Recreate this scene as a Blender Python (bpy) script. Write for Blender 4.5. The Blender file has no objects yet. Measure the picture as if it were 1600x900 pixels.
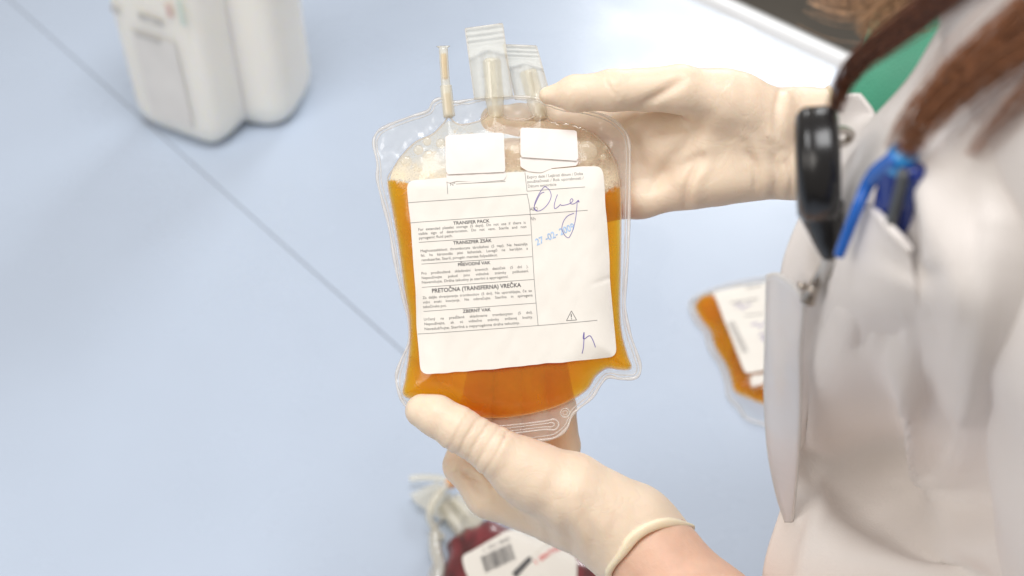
import bpy, math, random
import numpy as np
from mathutils import Vector
random.seed(7); rng = np.random.default_rng(7)

# ------------------------------------------------------------------ camera
F, D0, CAM_H, PITCH = 2000.0, 0.65, 0.85, math.radians(45)
sc = bpy.context.scene
cam_d = bpy.data.cameras.new('camera'); cam = bpy.data.objects.new('camera', cam_d)
sc.collection.objects.link(cam); sc.camera = cam
cam.location = (0, 0, CAM_H); cam.rotation_euler = (math.pi/2 - PITCH, 0, 0)
cam_d.sensor_width = 36; cam_d.lens = 36*F/1600; cam_d.clip_start = .02; cam_d.clip_end = 50
cam_d.dof.use_dof = True; cam_d.dof.focus_distance = D0-.012; cam_d.dof.aperture_fstop = 5.6
# ------------------------------------------------------------------ world, lamps, exposure
w = bpy.data.worlds.new('World'); sc.world = w; w.use_nodes = True
w.node_tree.nodes['Background'].inputs[0].default_value = (1.0, .88, .765, 1)
w.node_tree.nodes['Background'].inputs[1].default_value = .33
def area(name, loc, tgt, sx, sy, power, col):
    l = bpy.data.lights.new(name, 'AREA'); l.shape = 'RECTANGLE'; l.size = sx; l.size_y = sy
    l.energy = power; l.color = col
    o = bpy.data.objects.new(name, l); sc.collection.objects.link(o); o.location = loc
    o.rotation_euler = (Vector(tgt)-Vector(loc)).to_track_quat('-Z', 'Y').to_euler()
    return o
area('ceiling_lamp', (0, .45, 2.3), (0, .6, 0), 1.2, 1.0, 34, (.985, .99, 1))
area('window_light', (.68, 3.05, 1.27), (.25, 1.2, 0), .85, .55, 22, (.96, .985, 1))
area('fill_light', (-1.4, -.45, 1.65), (.1, .5, .35), 1.1, .9, 15, (1, .95, .89))  # added fill to brighten hands and palm, not a lamp of the room
sc.view_settings.view_transform = 'Standard'; sc.view_settings.look = 'None'
sc.view_settings.exposure = .06; sc.view_settings.gamma = 1
sc.render.engine = 'CYCLES'
cy = sc.cycles; cy.use_denoising = True; cy.max_bounces = 10; cy.transparent_max_bounces = 40
cy.transmission_bounces = 8; cy.sample_clamp_indirect = 6; cy.caustics_refractive = False; cy.caustics_reflective = False

# ------------------------------------------------------------------ frames
CP, SP = math.cos(PITCH), math.sin(PITCH)
RT = np.array([1., 0, 0]); UP = np.array([0, SP, CP]); FW = np.array([0, CP, -SP]); CO = np.array([0, 0, CAM_H])
def P(px, py, d):                       # world point on a ray at camera depth d (m)
    return CO + RT*((px-800)/F*d) + UP*((450-py)/F*d) + FW*d
def Pn(px, py, d):
    px, py, d = map(np.asarray, (px, py, d))
    return CO + ((px-800)/F*d)[..., None]*RT + ((450-py)/F*d)[..., None]*UP + d[..., None]*FW
def T(px, py, z=0.0):                   # world point on the horizontal plane z
    r = RT*((px-800)/F) + UP*((450-py)/F) + FW
    return CO + r*((z-CAM_H)/r[2])
def J(px, py, z=0.0):                   # bag frame (mm): x right, y up, z to the camera, z=0 at D0
    d = D0*1000 - z
    return np.array([(px-800)*d/F, (450-py)*d/F, z])
O0 = CO + FW*D0
def BW(v):                              # bag frame mm -> world
    v = np.asarray(v, float)
    return O0 + (v[..., 0:1]*RT + v[..., 1:2]*UP - v[..., 2:3]*FW)*.001
S = D0*1000/F                           # mm per photo pixel at the bag

# ------------------------------------------------------------------ mesh helpers
def link(o): sc.collection.objects.link(o); return o
def wloc(o):
    v = Vector((0, 0, 0))
    while o is not None: v = v + o.location; o = o.parent
    return np.array(v)
def mesh(name, verts, faces, mat, parent=None, loc=None, smooth=True):
    """verts in world coordinates; one object"""
    verts = np.asarray(verts, float).reshape(-1, 3)
    base = wloc(parent) if parent else np.zeros(3)
    l = np.array(loc) if loc is not None else base
    me = bpy.data.meshes.new(name)
    me.from_pydata((verts-l).tolist(), [], [tuple(int(i) for i in f) for f in faces])
    me.update()
    if smooth: me.polygons.foreach_set('use_smooth', [True]*len(me.polygons))
    me.materials.append(mat)
    o = bpy.data.objects.new(name, me); link(o)
    if parent: o.parent = parent
    o.location = tuple(l-base)
    return o
def thing(name, loc, label, cat, group=None):
    o = bpy.data.objects.new(name, None); link(o); o.location = tuple(float(c) for c in loc)
    o.empty_display_size = .02
    o['label'] = label; o['category'] = cat
    if group: o['group'] = group
    return o
def tag(o, label, cat, group=None):
    o['label'] = label; o['category'] = cat
    if group: o['group'] = group
    return o
class MB:
    def __init__(s): s.v = []; s.f = []; s.n = 0
    def add(s, v, f):
        v = np.asarray(v, float).reshape(-1, 3)
        s.v.append(v); s.f += [tuple(i+s.n for i in q) for q in f]; s.n += len(v); return s
    def V(s): return np.concatenate(s.v)
def crom(pts, n=8, closed=False):
    pts = np.asarray(pts, float); N = len(pts); out = []
    rngi = range(N if closed else N-1)
    for i in rngi:
        if closed: p0, p1, p2, p3 = pts[(i-1) % N], pts[i], pts[(i+1) % N], pts[(i+2) % N]
        else: p0, p1, p2, p3 = pts[max(i-1, 0)], pts[i], pts[i+1], pts[min(i+2, N-1)]
        for t in np.arange(n)/n:
            out.append(.5*((2*p1)+(-p0+p2)*t+(2*p0-5*p1+4*p2-p3)*t*t+(-p0+3*p1-3*p2+p3)*t**3))
    if not closed: out.append(pts[-1])
    return np.array(out)
def tube(path, rad, sides=8, closed=False, cap=True, flat=None):
    """tube along a path; rad scalar or array; flat=(axis, factor) squashes the section"""
    path = np.asarray(path, float); N = len(path)
    rad = np.broadcast_to(np.asarray(rad, float), (N,))
    if closed: tan = np.roll(path, -1, 0)-np.roll(path, 1, 0)
    else: tan = np.gradient(path, axis=0)
    tan /= np.linalg.norm(tan, axis=1, keepdims=True)+1e-12
    ref = np.array([.31, .12, .94]); u = np.cross(tan[0], ref); u /= np.linalg.norm(u)
    V = []
    for i in range(N):
        u = u-tan[i]*u.dot(tan[i]); u /= np.linalg.norm(u)+1e-12
        b = np.cross(tan[i], u)
        for k in range(sides):
            a = 2*math.pi*k/sides
            V.append(path[i]+rad[i]*(math.cos(a)*u+math.sin(a)*b))
    V = np.array(V); Fc = []
    for i in range(N if closed else N-1):
        j = (i+1) % N
        for k in range(sides):
            l = (k+1) % sides
            Fc.append((i*sides+k, i*sides+l, j*sides+l, j*sides+k))
    if cap and not closed:
        Fc.append(tuple(range(sides))[::-1]); Fc.append(tuple((N-1)*sides+k for k in range(sides)))
    return V, Fc
def gridfaces(nr, nc):
    return [(r*nc+c, r*nc+c+1, (r+1)*nc+c+1, (r+1)*nc+c) for r in range(nr-1) for c in range(nc-1)]
def bicubic(ctrl, n):
    ctrl = np.asarray(ctrl, float)
    rows = np.array([crom(r, n) for r in ctrl])
    return np.array([crom(rows[:, c], n) for c in range(rows.shape[1])]).transpose(1, 0, 2)
def thick(V, nr, nc, t):
    """grid sheet -> closed slab; offset against the grid normal"""
    G = V.reshape(nr, nc, 3)
    n = np.cross(np.gradient(G, axis=1), np.gradient(G, axis=0)); n /= np.linalg.norm(n, axis=2, keepdims=True)+1e-12
    B = (G-n*t).reshape(-1, 3); N = nr*nc
    f = gridfaces(nr, nc); f2 = [tuple(i+N for i in q[::-1]) for q in f]
    e = []
    ring = [c for c in range(nc)]+[r*nc+nc-1 for r in range(1, nr)]+[(nr-1)*nc+c for c in range(nc-2, -1, -1)]+[r*nc for r in range(nr-2, 0, -1)]
    for a, b in zip(ring, ring[1:]+ring[:1]): e.append((b, a, a+N, b+N))
    return np.concatenate([G.reshape(-1, 3), B]), f+f2+e
_nd = [(rng.normal(size=3), rng.uniform(0, 6.28)) for _ in range(24)]
def noise(p, scale, k=0, n=6):
    p = np.asarray(p, float)*scale; out = 0
    for i in range(n):
        d, ph = _nd[(i+k) % 24]
        out = out+np.sin(p[..., :3] @ (d[:p.shape[-1]]*(1+.35*i))+ph+1.3*np.sin(p @ np.roll(d, 1)[:p.shape[-1]]+ph*2))/(1+.35*i)
    return out/2.6
def box(c, sx, sy, sz, R=None):
    v = np.array([(x, y, z) for x in (-1, 1) for y in (-1, 1) for z in (-1, 1)], float)*[sx/2, sy/2, sz/2]
    if R is not None: v = v @ np.asarray(R)
    return v+np.asarray(c), [(0, 1, 3, 2), (4, 6, 7, 5), (0, 4, 5, 1), (2, 3, 7, 6), (0, 2, 6, 4), (1, 5, 7, 3)]
def segdist(X, Y, poly, closed=True):
    """distance to polyline, inside flag, nearest point"""
    poly = np.asarray(poly, float); n = len(poly)
    best = np.full(X.shape, 1e9); nx = np.zeros(X.shape); ny = np.zeros(X.shape); ins = np.zeros(X.shape, bool)
    for i in range(n if closed else n-1):
        ax, ay = poly[i]; bx, by = poly[(i+1) % n]
        dx, dy = bx-ax, by-ay; L = dx*dx+dy*dy+1e-12
        t = np.clip(((X-ax)*dx+(Y-ay)*dy)/L, 0, 1); qx, qy = ax+t*dx, ay+t*dy
        d = np.hypot(X-qx, Y-qy); m = d < best
        best[m] = d[m]; nx[m] = qx[m]; ny[m] = qy[m]
        if closed:
            c = ((ay > Y) != (by > Y)) & (X < dx*(Y-ay)/(dy if abs(dy) > 1e-12 else 1e-12)+ax)
            ins ^= c
    return best, ins, nx, ny
def region(poly, h):
    """grid mesh of a 2-D region with the border snapped to the outline"""
    poly = np.asarray(poly, float); lo = poly.min(0)-h; hi = poly.max(0)+h
    xs = np.arange(lo[0], hi[0]+h, h); ys = np.arange(lo[1], hi[1]+h, h)
    X, Y = np.meshgrid(xs, ys); d, ins, nx, ny = segdist(X, Y, poly)
    ok = ins & (d > .3*h)
    cell = ok[:-1, :-1] & ok[1:, :-1] & ok[:-1, 1:] & ok[1:, 1:]
    nc = len(xs); idx = lambda r, c: r*nc+c
    faces = []; cnt = {}
    for r, c in np.argwhere(cell):
        q = (idx(r, c), idx(r, c+1), idx(r+1, c+1), idx(r+1, c)); faces.append(q)
        for a, b in zip(q, q[1:]+q[:1]):
            if (b, a) in cnt: cnt[(b, a)] = 0
            else: cnt[(a, b)] = 1
    be = [e for e, k in cnt.items() if k]
    px, py = X.ravel().copy(), Y.ravel().copy()
    for a, _ in be: px[a] = nx.ravel()[a]; py[a] = ny.ravel()[a]
    used = sorted({i for q in faces for i in q}); mp = {o: i for i, o in enumerate(used)}
    V = np.stack([px[used], py[used]], 1)
    return V, [tuple(mp[i] for i in q) for q in faces], [(mp[a], mp[b]) for a, b in be]
def closed_region(V, f, be, zt, zb):
    n = len(V); A = np.column_stack([V, zt]); B = np.column_stack([V, zb])      # the wall has corners of its own: a crisp edge
    return np.concatenate([A, B, A, B]), f+[tuple(i+n for i in q[::-1]) for q in f]+[(b+2*n, a+2*n, a+3*n, b+3*n) for a, b in be]

# ------------------------------------------------------------------ materials
def mat(name):
    m = bpy.data.materials.new(name); m.use_nodes = True; nt = m.node_tree
    return m, nt, nt.nodes['Principled BSDF'], nt.nodes['Material Output']
def nd(nt, t, **kw):
    n = nt.nodes.new(t)
    for k, v in kw.items():
        if k in n.inputs: n.inputs[k].default_value = v
        else: setattr(n, k, v)
    return n
def principled(name, col, rough=.5, var=0., vscale=30., bump=0., bscale=200., sss=0., sssr=(.01, .006, .004), metal=0., coat=0., spec=.5, sheen=0., aniso_scale=None):
    m, nt, b, out = mat(name)
    b.inputs['Roughness'].default_value = rough; b.inputs['Metallic'].default_value = metal
    b.inputs['Specular IOR Level'].default_value = spec
    b.inputs['Coat Weight'].default_value = coat; b.inputs['Sheen Weight'].default_value = sheen
    b.inputs['Base Color'].default_value = (*col, 1)
    if sss:
        b.inputs['Subsurface Weight'].default_value = sss; b.inputs['Subsurface Radius'].default_value = sssr
        b.inputs['Subsurface Scale'].default_value = 1.0
    tc = nd(nt, 'ShaderNodeTexCoord')
    src = tc.outputs['Object']
    if aniso_scale:
        mp = nd(nt, 'ShaderNodeMapping'); mp.inputs['Scale'].default_value = aniso_scale
        nt.links.new(src, mp.inputs['Vector']); src = mp.outputs['Vector']
    if var:
        n = nd(nt, 'ShaderNodeTexNoise', Scale=vscale, Detail=4.0); nt.links.new(src, n.inputs['Vector'])
        r = nd(nt, 'ShaderNodeValToRGB'); e = r.color_ramp.elements
        e[0].position = .3; e[1].position = .7
        e[0].color = (*[c*(1-var) for c in col], 1); e[1].color = (*[min(1, c*(1+var*.6)) for c in col], 1)
        nt.links.new(n.outputs['Fac'], r.inputs['Fac']); nt.links.new(r.outputs['Color'], b.inputs['Base Color'])
    if bump:
        n = nd(nt, 'ShaderNodeTexNoise', Scale=bscale, Detail=3.0); nt.links.new(src, n.inputs['Vector'])
        bp = nd(nt, 'ShaderNodeBump', Strength=bump, Distance=.001); nt.links.new(n.outputs['Fac'], bp.inputs['Height'])
        nt.links.new(bp.outputs['Normal'], b.inputs['Normal'])
    return m
def film(name, tint=(.985, .985, .98), milk=.12, milkcol=(.95, .95, .95), rough=.12, ior=1.45, bump=.25, bscale=90., gloss=1.0):
    """thin clear vinyl: see-through, faintly milky, with sharp sheen"""
    m, nt, b, out = mat(name); nt.nodes.remove(b); L = nt.links.new
    tr = nd(nt, 'ShaderNodeBsdfTransparent'); tr.inputs[0].default_value = (*tint, 1)
    df = nd(nt, 'ShaderNodeBsdfDiffuse'); df.inputs[0].default_value = (*milkcol, 1)
    tl = nd(nt, 'ShaderNodeBsdfTranslucent'); tl.inputs[0].default_value = (*milkcol, 1)
    mm = nd(nt, 'ShaderNodeMixShader'); mm.inputs[0].default_value = .22; L(df.outputs[0], mm.inputs[1]); L(tl.outputs[0], mm.inputs[2])
    mx = nd(nt, 'ShaderNodeMixShader'); L(tr.outputs[0], mx.inputs[1]); L(mm.outputs[0], mx.inputs[2]); mx.inputs[0].default_value = milk
    gl = nd(nt, 'ShaderNodeBsdfGlossy', Roughness=rough)
    fr = nd(nt, 'ShaderNodeFresnel', IOR=ior); mu = nd(nt, 'ShaderNodeMath', operation='MULTIPLY'); mu.inputs[1].default_value = gloss
    tc = nd(nt, 'ShaderNodeTexCoord'); n = nd(nt, 'ShaderNodeTexNoise', Scale=bscale, Detail=2.0); L(tc.outputs['Object'], n.inputs['Vector'])
    bp = nd(nt, 'ShaderNodeBump', Strength=bump, Distance=.002); L(n.outputs['Fac'], bp.inputs['Height'])
    L(bp.outputs['Normal'], gl.inputs['Normal']); L(bp.outputs['Normal'], fr.inputs['Normal'])
    ge = nd(nt, 'ShaderNodeNewGeometry'); inv = nd(nt, 'ShaderNodeMath', operation='SUBTRACT'); inv.inputs[0].default_value = 1; L(ge.outputs['Backfacing'], inv.inputs[1])
    m0 = nd(nt, 'ShaderNodeMath', operation='MULTIPLY'); L(fr.outputs[0], m0.inputs[0]); L(inv.outputs[0], m0.inputs[1])   # a sheen on the outer face only
    L(m0.outputs[0], mu.inputs[0])
    fi = nd(nt, 'ShaderNodeMixShader'); L(mu.outputs[0], fi.inputs[0]); L(mx.outputs[0], fi.inputs[1]); L(gl.outputs[0], fi.inputs[2])
    L(fi.outputs[0], out.inputs['Surface'])
    return m
def fluid(name, cloud_col, cloud, vol_col, dens, rough=.2):
    m, nt, b, out = mat(name); nt.nodes.remove(b); L = nt.links.new
    tr = nd(nt, 'ShaderNodeBsdfTransparent')
    df = nd(nt, 'ShaderNodeBsdfDiffuse'); df.inputs[0].default_value = (*cloud_col, 1)
    tl = nd(nt, 'ShaderNodeBsdfTranslucent'); tl.inputs[0].default_value = (*cloud_col, 1)
    mm = nd(nt, 'ShaderNodeMixShader'); mm.inputs[0].default_value = .45; L(df.outputs[0], mm.inputs[1]); L(tl.outputs[0], mm.inputs[2])
    mx = nd(nt, 'ShaderNodeMixShader'); mx.inputs[0].default_value = cloud
    L(tr.outputs[0], mx.inputs[1]); L(mm.outputs[0], mx.inputs[2])
    va = nd(nt, 'ShaderNodeVolumeAbsorption', Density=dens); va.inputs['Color'].default_value = (*vol_col, 1)
    tc = nd(nt, 'ShaderNodeTexCoord'); n = nd(nt, 'ShaderNodeTexNoise', Scale=28.0, Detail=2.0, Distortion=1.2); L(tc.outputs['Object'], n.inputs['Vector'])
    mr = nd(nt, 'ShaderNodeMapRange'); mr.inputs[1].default_value = .3; mr.inputs[2].default_value = .7; mr.inputs[3].default_value = cloud*.6; mr.inputs[4].default_value = cloud*1.5
    L(n.outputs['Fac'], mr.inputs[0]); L(mr.outputs[0], mx.inputs[0])          # swirling cells
    L(mx.outputs[0], out.inputs['Surface']); L(va.outputs[0], out.inputs['Volume'])
    return m
M = {}
M['table'] = principled('table_laminate', (.50, .585, .715), .27, .03, 6, .06, 900)
_nt = M['table'].node_tree; _n = nd(_nt, 'ShaderNodeTexNoise', Scale=9.0, Detail=6.0, Distortion=.8); _r = nd(_nt, 'ShaderNodeMapRange')
_tc = nd(_nt, 'ShaderNodeTexCoord'); _nt.links.new(_tc.outputs['Object'], _n.inputs['Vector']); _nt.links.new(_n.outputs['Fac'], _r.inputs[0])
for _k, _v in zip((1, 2, 3, 4), (.3, .7, .22, .36)): _r.inputs[_k].default_value = _v
_nt.links.new(_r.outputs[0], _nt.nodes['Principled BSDF'].inputs['Roughness'])       # wiped, slightly uneven sheen
M['trim'] = principled('table_trim', (.8, .82, .84), .3, .04, 10)
M['dark'] = principled('dark_gap', (.20, .215, .24), .8)
M['floor'] = principled('floor_vinyl', (.10, .09, .075), .6, .2, 5)
M['jug'] = principled('jug_plastic', (.93, .90, .825), .40, .02, 12, .05, 60, sss=.6, sssr=(.02, .018, .012))
M['jugcap'] = principled('jug_cap', (.75, .74, .70), .4, .03, 20)
M['juglabel'] = principled('jug_label', (.80, .78, .745), .55, .05, 25)
M['ink'] = principled('print_ink', (.10, .095, .10), .6, .15, 300)
M['inkbody'] = principled('print_ink_body', (.17, .165, .165), .6, .15, 300)
M['inkgrey'] = principled('print_ink_grey', (.25, .24, .24), .6, .15, 300)
M['pen_ink'] = principled('ballpoint_ink', (.13, .085, .42), .5, .2, 200)
M['stamp'] = principled('stamp_ink', (.42, .60, .88), .6, .25, 500)
M['jugprint'] = principled('faded_print', (.62, .61, .585), .6, .2, 120)
M['fadered'] = principled('faded_red', (.80, .62, .56), .6, .1, 100)
M['fadegreen'] = principled('faded_green', (.66, .76, .68), .6, .1, 100)
M['redink'] = principled('red_ink', (.75, .10, .10), .6, .1, 100)
M['greenink'] = principled('green_ink', (.15, .5, .38), .6, .1, 100)
M['paper'] = principled('label_paper', (.825, .80, .745), .55, .015, 40, .15, 120)
M['sticker'] = principled('sticker_paper', (.80, .755, .725), .6, .02, 60, .2, 90)
M['film'] = film('clear_vinyl', milk=.018, gloss=.8)
M['rim'] = film('welded_vinyl', (.985, .98, .97), .20, (.97, .965, .95), .2, 1.5, .25, 45, gloss=1.6)
M['bead'] = film('vinyl_bead', (.95, .94, .92), .34, (.98, .96, .93), .1, 1.5, .2, 100)
M['seam'] = film('vinyl_seam', (.96, .93, .88), .30, (.9, .82, .72), .15, 1.45, .2, 100)
M['port'] = film('port_vinyl', (.985, .975, .93), .34, (.98, .95, .85), .12, 1.5, .2, 100)
M['tab'] = film('tab_vinyl', (.985, .98, .955), .34, (1, .985, .90), .10, 1.55, .8, 110, gloss=3.2)
M['plasma'] = fluid('plasma', (1, .60, .004), .32, (.994, .845, .03), 420)
M['plasma_thin'] = fluid('plasma_in_tube', (.85, .68, .36), .7, (.9, .7, .2), 60)
M['red'] = principled('red_cells', (.19, .014, .024), .3, .75, 90, .6, 80, coat=.4, aniso_scale=(1, .35, 1))
M['glove'] = principled('latex_glove', (.80, .66, .515), .48, .035, 35, .30, 150, sss=.35, sssr=(.008, .0045, .0025), spec=.4)
_nt = M['glove'].node_tree; _b = _nt.nodes['Principled BSDF']; _tc = nd(_nt, 'ShaderNodeTexCoord')
_n = nd(_nt, 'ShaderNodeTexNoise', Scale=55.0, Detail=3.0, Distortion=1.6); _nt.links.new(_tc.outputs['Object'], _n.inputs['Vector'])
_s = nd(_nt, 'ShaderNodeMath', operation='SUBTRACT'); _s.inputs[1].default_value = .5; _nt.links.new(_n.outputs['Fac'], _s.inputs[0])
_a = nd(_nt, 'ShaderNodeMath', operation='ABSOLUTE'); _nt.links.new(_s.outputs[0], _a.inputs[0])
_c = nd(_nt, 'ShaderNodeMath', operation='MINIMUM'); _c.inputs[1].default_value = .07; _nt.links.new(_a.outputs[0], _c.inputs[0])
_p = nd(_nt, 'ShaderNodeBump', Strength=.17, Distance=.006); _nt.links.new(_c.outputs[0], _p.inputs['Height'])      # fine crinkles of thin latex
_nt.links.new(_b.inputs['Normal'].links[0].from_socket, _p.inputs['Normal']); _nt.links.new(_p.outputs['Normal'], _b.inputs['Normal'])
M['cuff'] = principled('latex_cuff', (.86, .74, .55), .45, .03, 35, .1, 400, sss=.35, sssr=(.008, .005, .0025))
M['skin'] = principled('skin', (.74, .48, .355), .5, .10, 70, .25, 500, sss=.4, sssr=(.012, .005, .003), spec=.4)
M['coat'] = principled('white_cotton', (.85, .81, .785), .85, .02, 20, .35, 900, sheen=.2)
M['scrub'] = principled('green_cotton', (.04, .24, .145), .8, .12, 25, .3, 700, sheen=.1)
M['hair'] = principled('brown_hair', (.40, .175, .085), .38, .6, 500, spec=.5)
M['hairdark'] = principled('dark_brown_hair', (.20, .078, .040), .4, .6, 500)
M['hairlight'] = principled('light_brown_hair', (.44, .26, .14), .4, .6, 500)  # lighter, blond-brown strands by their own colour
M['black'] = principled('black_plastic', (.012, .012, .013), .24, 0, 30, spec=.5)
M['chrome'] = principled('clip_metal', (.55, .50, .45), .25, .1, 60, metal=1)
M['penblue'] = principled('pen_blue', (.008, .035, .27), .18, .1, 40, coat=.5)
M['penlight'] = principled('pen_light_blue', (.04, .32, .75), .15, .1, 40, coat=.5)
M['penclip'] = principled('pen_clip_blue', (.012, .13, .55), .2, .1, 40, coat=.4)
M['pengrey'] = principled('pen_grey', (.10, .11, .12), .3, .1, 40)
M['badge'] = film('badge_vinyl', (.95, .955, .97), .80, (.90, .91, .94), .15, 1.5, .2, 60)
M['badgerim'] = film('badge_rim', (.95, .95, .93), .8, (.92, .91, .90), .15, 1.5, .2, 60)
M['orange'] = principled('orange_cap', (.80, .40, .17), .5, .1, 40)
# foam: froth that is half see-through, with clear bubbles
def foam_mat():
    m, nt, b, out = mat('froth'); nt.nodes.remove(b); L = nt.links.new
    tr = nd(nt, 'ShaderNodeBsdfTransparent'); tr.inputs[0].default_value = (.995, .975, .92, 1)
    df = nd(nt, 'ShaderNodeBsdfDiffuse'); df.inputs[0].default_value = (.93, .83, .62, 1)
    tl = nd(nt, 'ShaderNodeBsdfTranslucent'); tl.inputs[0].default_value = (.95, .85, .64, 1)
    mm = nd(nt, 'ShaderNodeMixShader'); mm.inputs[0].default_value = .2; L(df.outputs[0], mm.inputs[1]); L(tl.outputs[0], mm.inputs[2])
    tc = nd(nt, 'ShaderNodeTexCoord')
    vo = nd(nt, 'ShaderNodeTexVoronoi', Scale=1100.0); L(tc.outputs['Object'], vo.inputs['Vector'])
    vb = nd(nt, 'ShaderNodeTexVoronoi', Scale=210.0); L(tc.outputs['Object'], vb.inputs['Vector'])
    def rng_(src, a, b_, c, d):
        r = nd(nt, 'ShaderNodeMapRange', interpolation_type='SMOOTHSTEP')
        for k_, v_ in zip((1, 2, 3, 4), (a, b_, c, d)): r.inputs[k_].default_value = v_
        L(src, r.inputs[0]); return r.outputs[0]
    def mul(a, b_):
        q = nd(nt, 'ShaderNodeMath', operation='MULTIPLY'); L(a, q.inputs[0]); L(b_, q.inputs[1]); return q.outputs[0]
    at = nd(nt, 'ShaderNodeAttribute', attribute_name='froth_amount')
    f = mul(mul(rng_(vo.outputs['Distance'], 0, .7, .75, 1.0), rng_(vb.outputs['Distance'], .12, .36, .72, 1.0)), at.outputs['Fac'])
    mx = nd(nt, 'ShaderNodeMixShader'); L(f, mx.inputs[0]); L(tr.outputs[0], mx.inputs[1]); L(mm.outputs[0], mx.inputs[2])
    L(mx.outputs[0], out.inputs['Surface'])
    return m
M['froth'] = foam_mat()
M['bubble'] = film('bubble_skin', (1, .995, .98), .22, (.98, .93, .80), .1, 1.35, 0, 50)

# ================================================================== setting: table, floor
zt = 0.0
s0, s1 = T(15, 0), T(630, 550); sd = (s1-s0)/np.linalg.norm(s1-s0)        # seam between the two table panels
e0, e1 = T(1078, 0), T(1312, 110); ed = (e1-e0)/np.linalg.norm(e1-e0)     # far edge
table = thing('table', (0, 1, 0), 'pale blue laminate table top with a straight seam and raised pale far edge', 'table')
en = np.array([-ed[1], ed[0], 0]); en = en if en[1] > 0 else -en           # outward from the table
sn = np.array([-sd[1], sd[0], 0]); sn = sn if sn[0] > 0 else -sn           # to the right of the seam
def clip(poly, p, n):                                                      # keep (q-p).n <= 0
    out = []
    for a, b in zip(poly, poly[1:]+poly[:1]):
        da, db = (a-p).dot(n), (b-p).dot(n)
        if da <= 0: out.append(a)
        if da*db < 0: out.append(a+(b-a)*da/(da-db))
    return out
big = [np.array(q, float) for q in ((-2.2, -.3, 0), (2.2, -.3, 0), (2.2, 4.0, 0), (-2.2, 4.0, 0))]
inner = clip(big, e0, en)
def slab(poly, z0, z1):
    n = len(poly); v = [np.array([q[0], q[1], z1]) for q in poly]+[np.array([q[0], q[1], z0]) for q in poly]
    return v, [tuple(range(n)), tuple(range(2*n-1, n-1, -1))]+[(i, i+n, (i+1) % n+n, (i+1) % n) for i in range(n)]
g = .0007
mesh('table_panel', *slab(clip(inner, s0-sn*g, sn), -.03, 0), M['table'], table, smooth=False)
mesh('table_panel', *slab(clip(inner, s0+sn*g, -sn), -.03, 0), M['table'], table, smooth=False)
mesh('seam_filler', *slab([s0-sn*.004-sd*3, s0+sn*.004-sd*3, s0+sn*.004+sd*4, s0-sn*.004+sd*4], -.028, -.0006), M['dark'], table, smooth=False)
# far edge: joint, then a raised rounded strip
tr_prof = [(.0, -.03), (.0, -.001), (.004, -.001), (.0045, .003), (.010, .0062), (.022, .007), (.031, .004), (.034, -.004), (.034, -.03)]
mb = MB(); pts = []
for k in (-2.5, 3.0):
    for o, z in tr_prof: pts.append(e0+ed*k+en*o+np.array([0, 0, z]))
n = len(tr_prof)
mb.add(pts, [(i, i+1, n+i+1, n+i) for i in range(n-1)])
mesh('edge_trim', mb.V(), mb.f, M['trim'], table)
fl = mesh('floor', [(-4, -3, -.9), (5, -3, -.9), (5, 7, -.9), (-4, 7, -.9)], [(0, 1, 2, 3)], M['floor'], smooth=False); fl['kind'] = 'structure'

# ================================================================== text helpers
_tc = {}
def text2d(s, bold=False):
    key = (s, bold)
    if key in _tc: return _tc[key]
    cu = bpy.data.curves.new('t', 'FONT'); cu.body = s; cu.resolution_u = 3; cu.size = 1
    if bold: cu.offset = .018
    o = bpy.data.objects.new('t', cu); link(o)
    dg = bpy.context.evaluated_depsgraph_get(); me = o.evaluated_get(dg).to_mesh()
    v = np.array([x.co[:2] for x in me.vertices]) if len(me.vertices) else np.zeros((0, 2)); f = [tuple(p.vertices) for p in me.polygons]
    o.evaluated_get(dg).to_mesh_clear(); bpy.data.objects.remove(o); bpy.data.curves.remove(cu)
    _tc[key] = (v, f); return v, f
CAPH = None
def caph():
    global CAPH
    if CAPH is None: v, _ = text2d('H'); CAPH = v[:, 1].max()
    return CAPH

# ================================================================== the held bag
OUT = [(676,161),(690,154),(712,160),(735,156),(760,153),(800,151),(840,154),(872,166),(915,172),(950,183),(972,200),(982,218),(984,250),(983,330),(981,400),(977,450),(977,485),(984,520),(995,552),(1001,576),(994,590),(970,592),(950,589),(938,602),(924,622),(902,640),(893,650),(886,668),(870,682),(850,687),(800,692),(740,688),(690,672),(655,652),(632,632),(622,608),(619,588),(627,562),(640,532),(638,500),(630,466),(621,430),(614,390),(607,350),(597,312),(590,282),(590,256),(584,226),(587,210),(602,198),(640,183),(668,174)]
CH = [(606,284),(614,330),(624,390),(632,450),(640,500),(640,545),(634,590),(631,617),(660,626),(690,634),(720,645),(760,652),(800,651),(850,641),(890,626),(918,607),(930,588),(948,575),(968,577),(986,575),(980,555),(971,520),(968,480),(969,420),(970,340),(968,290),(962,258),(946,228),(924,208),(896,196),(864,191),(852,180),(846,170),(838,180),(820,188),(792,186),(782,176),(775,166),(766,176),(752,188),(724,195),(710,191),(701,182),(694,192),(676,210),(650,222),(628,244),(615,264)]
def px2mm(p): p = np.asarray(p, float); return np.stack([(p[..., 0]-800)*S, (450-p[..., 1])*S], -1)
out_s = crom(px2mm(OUT), 6, True); ch_s = crom(px2mm(CH), 6, True)
HM, RR = 11.0, 21.0
def prof(d): t = np.clip(d/RR, 0, 1); return HM*np.sqrt(np.clip(1-(1-t)**2, 0, 1))
_gx = np.arange(-80., 75., .5); _gy = np.arange(-90., 105., .5); _GX, _GY = np.meshgrid(_gx, _gy)
_gd, _gi, _, _ = segdist(_GX, _GY, ch_s); _GD = np.where(_gi, _gd, -_gd)
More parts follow.
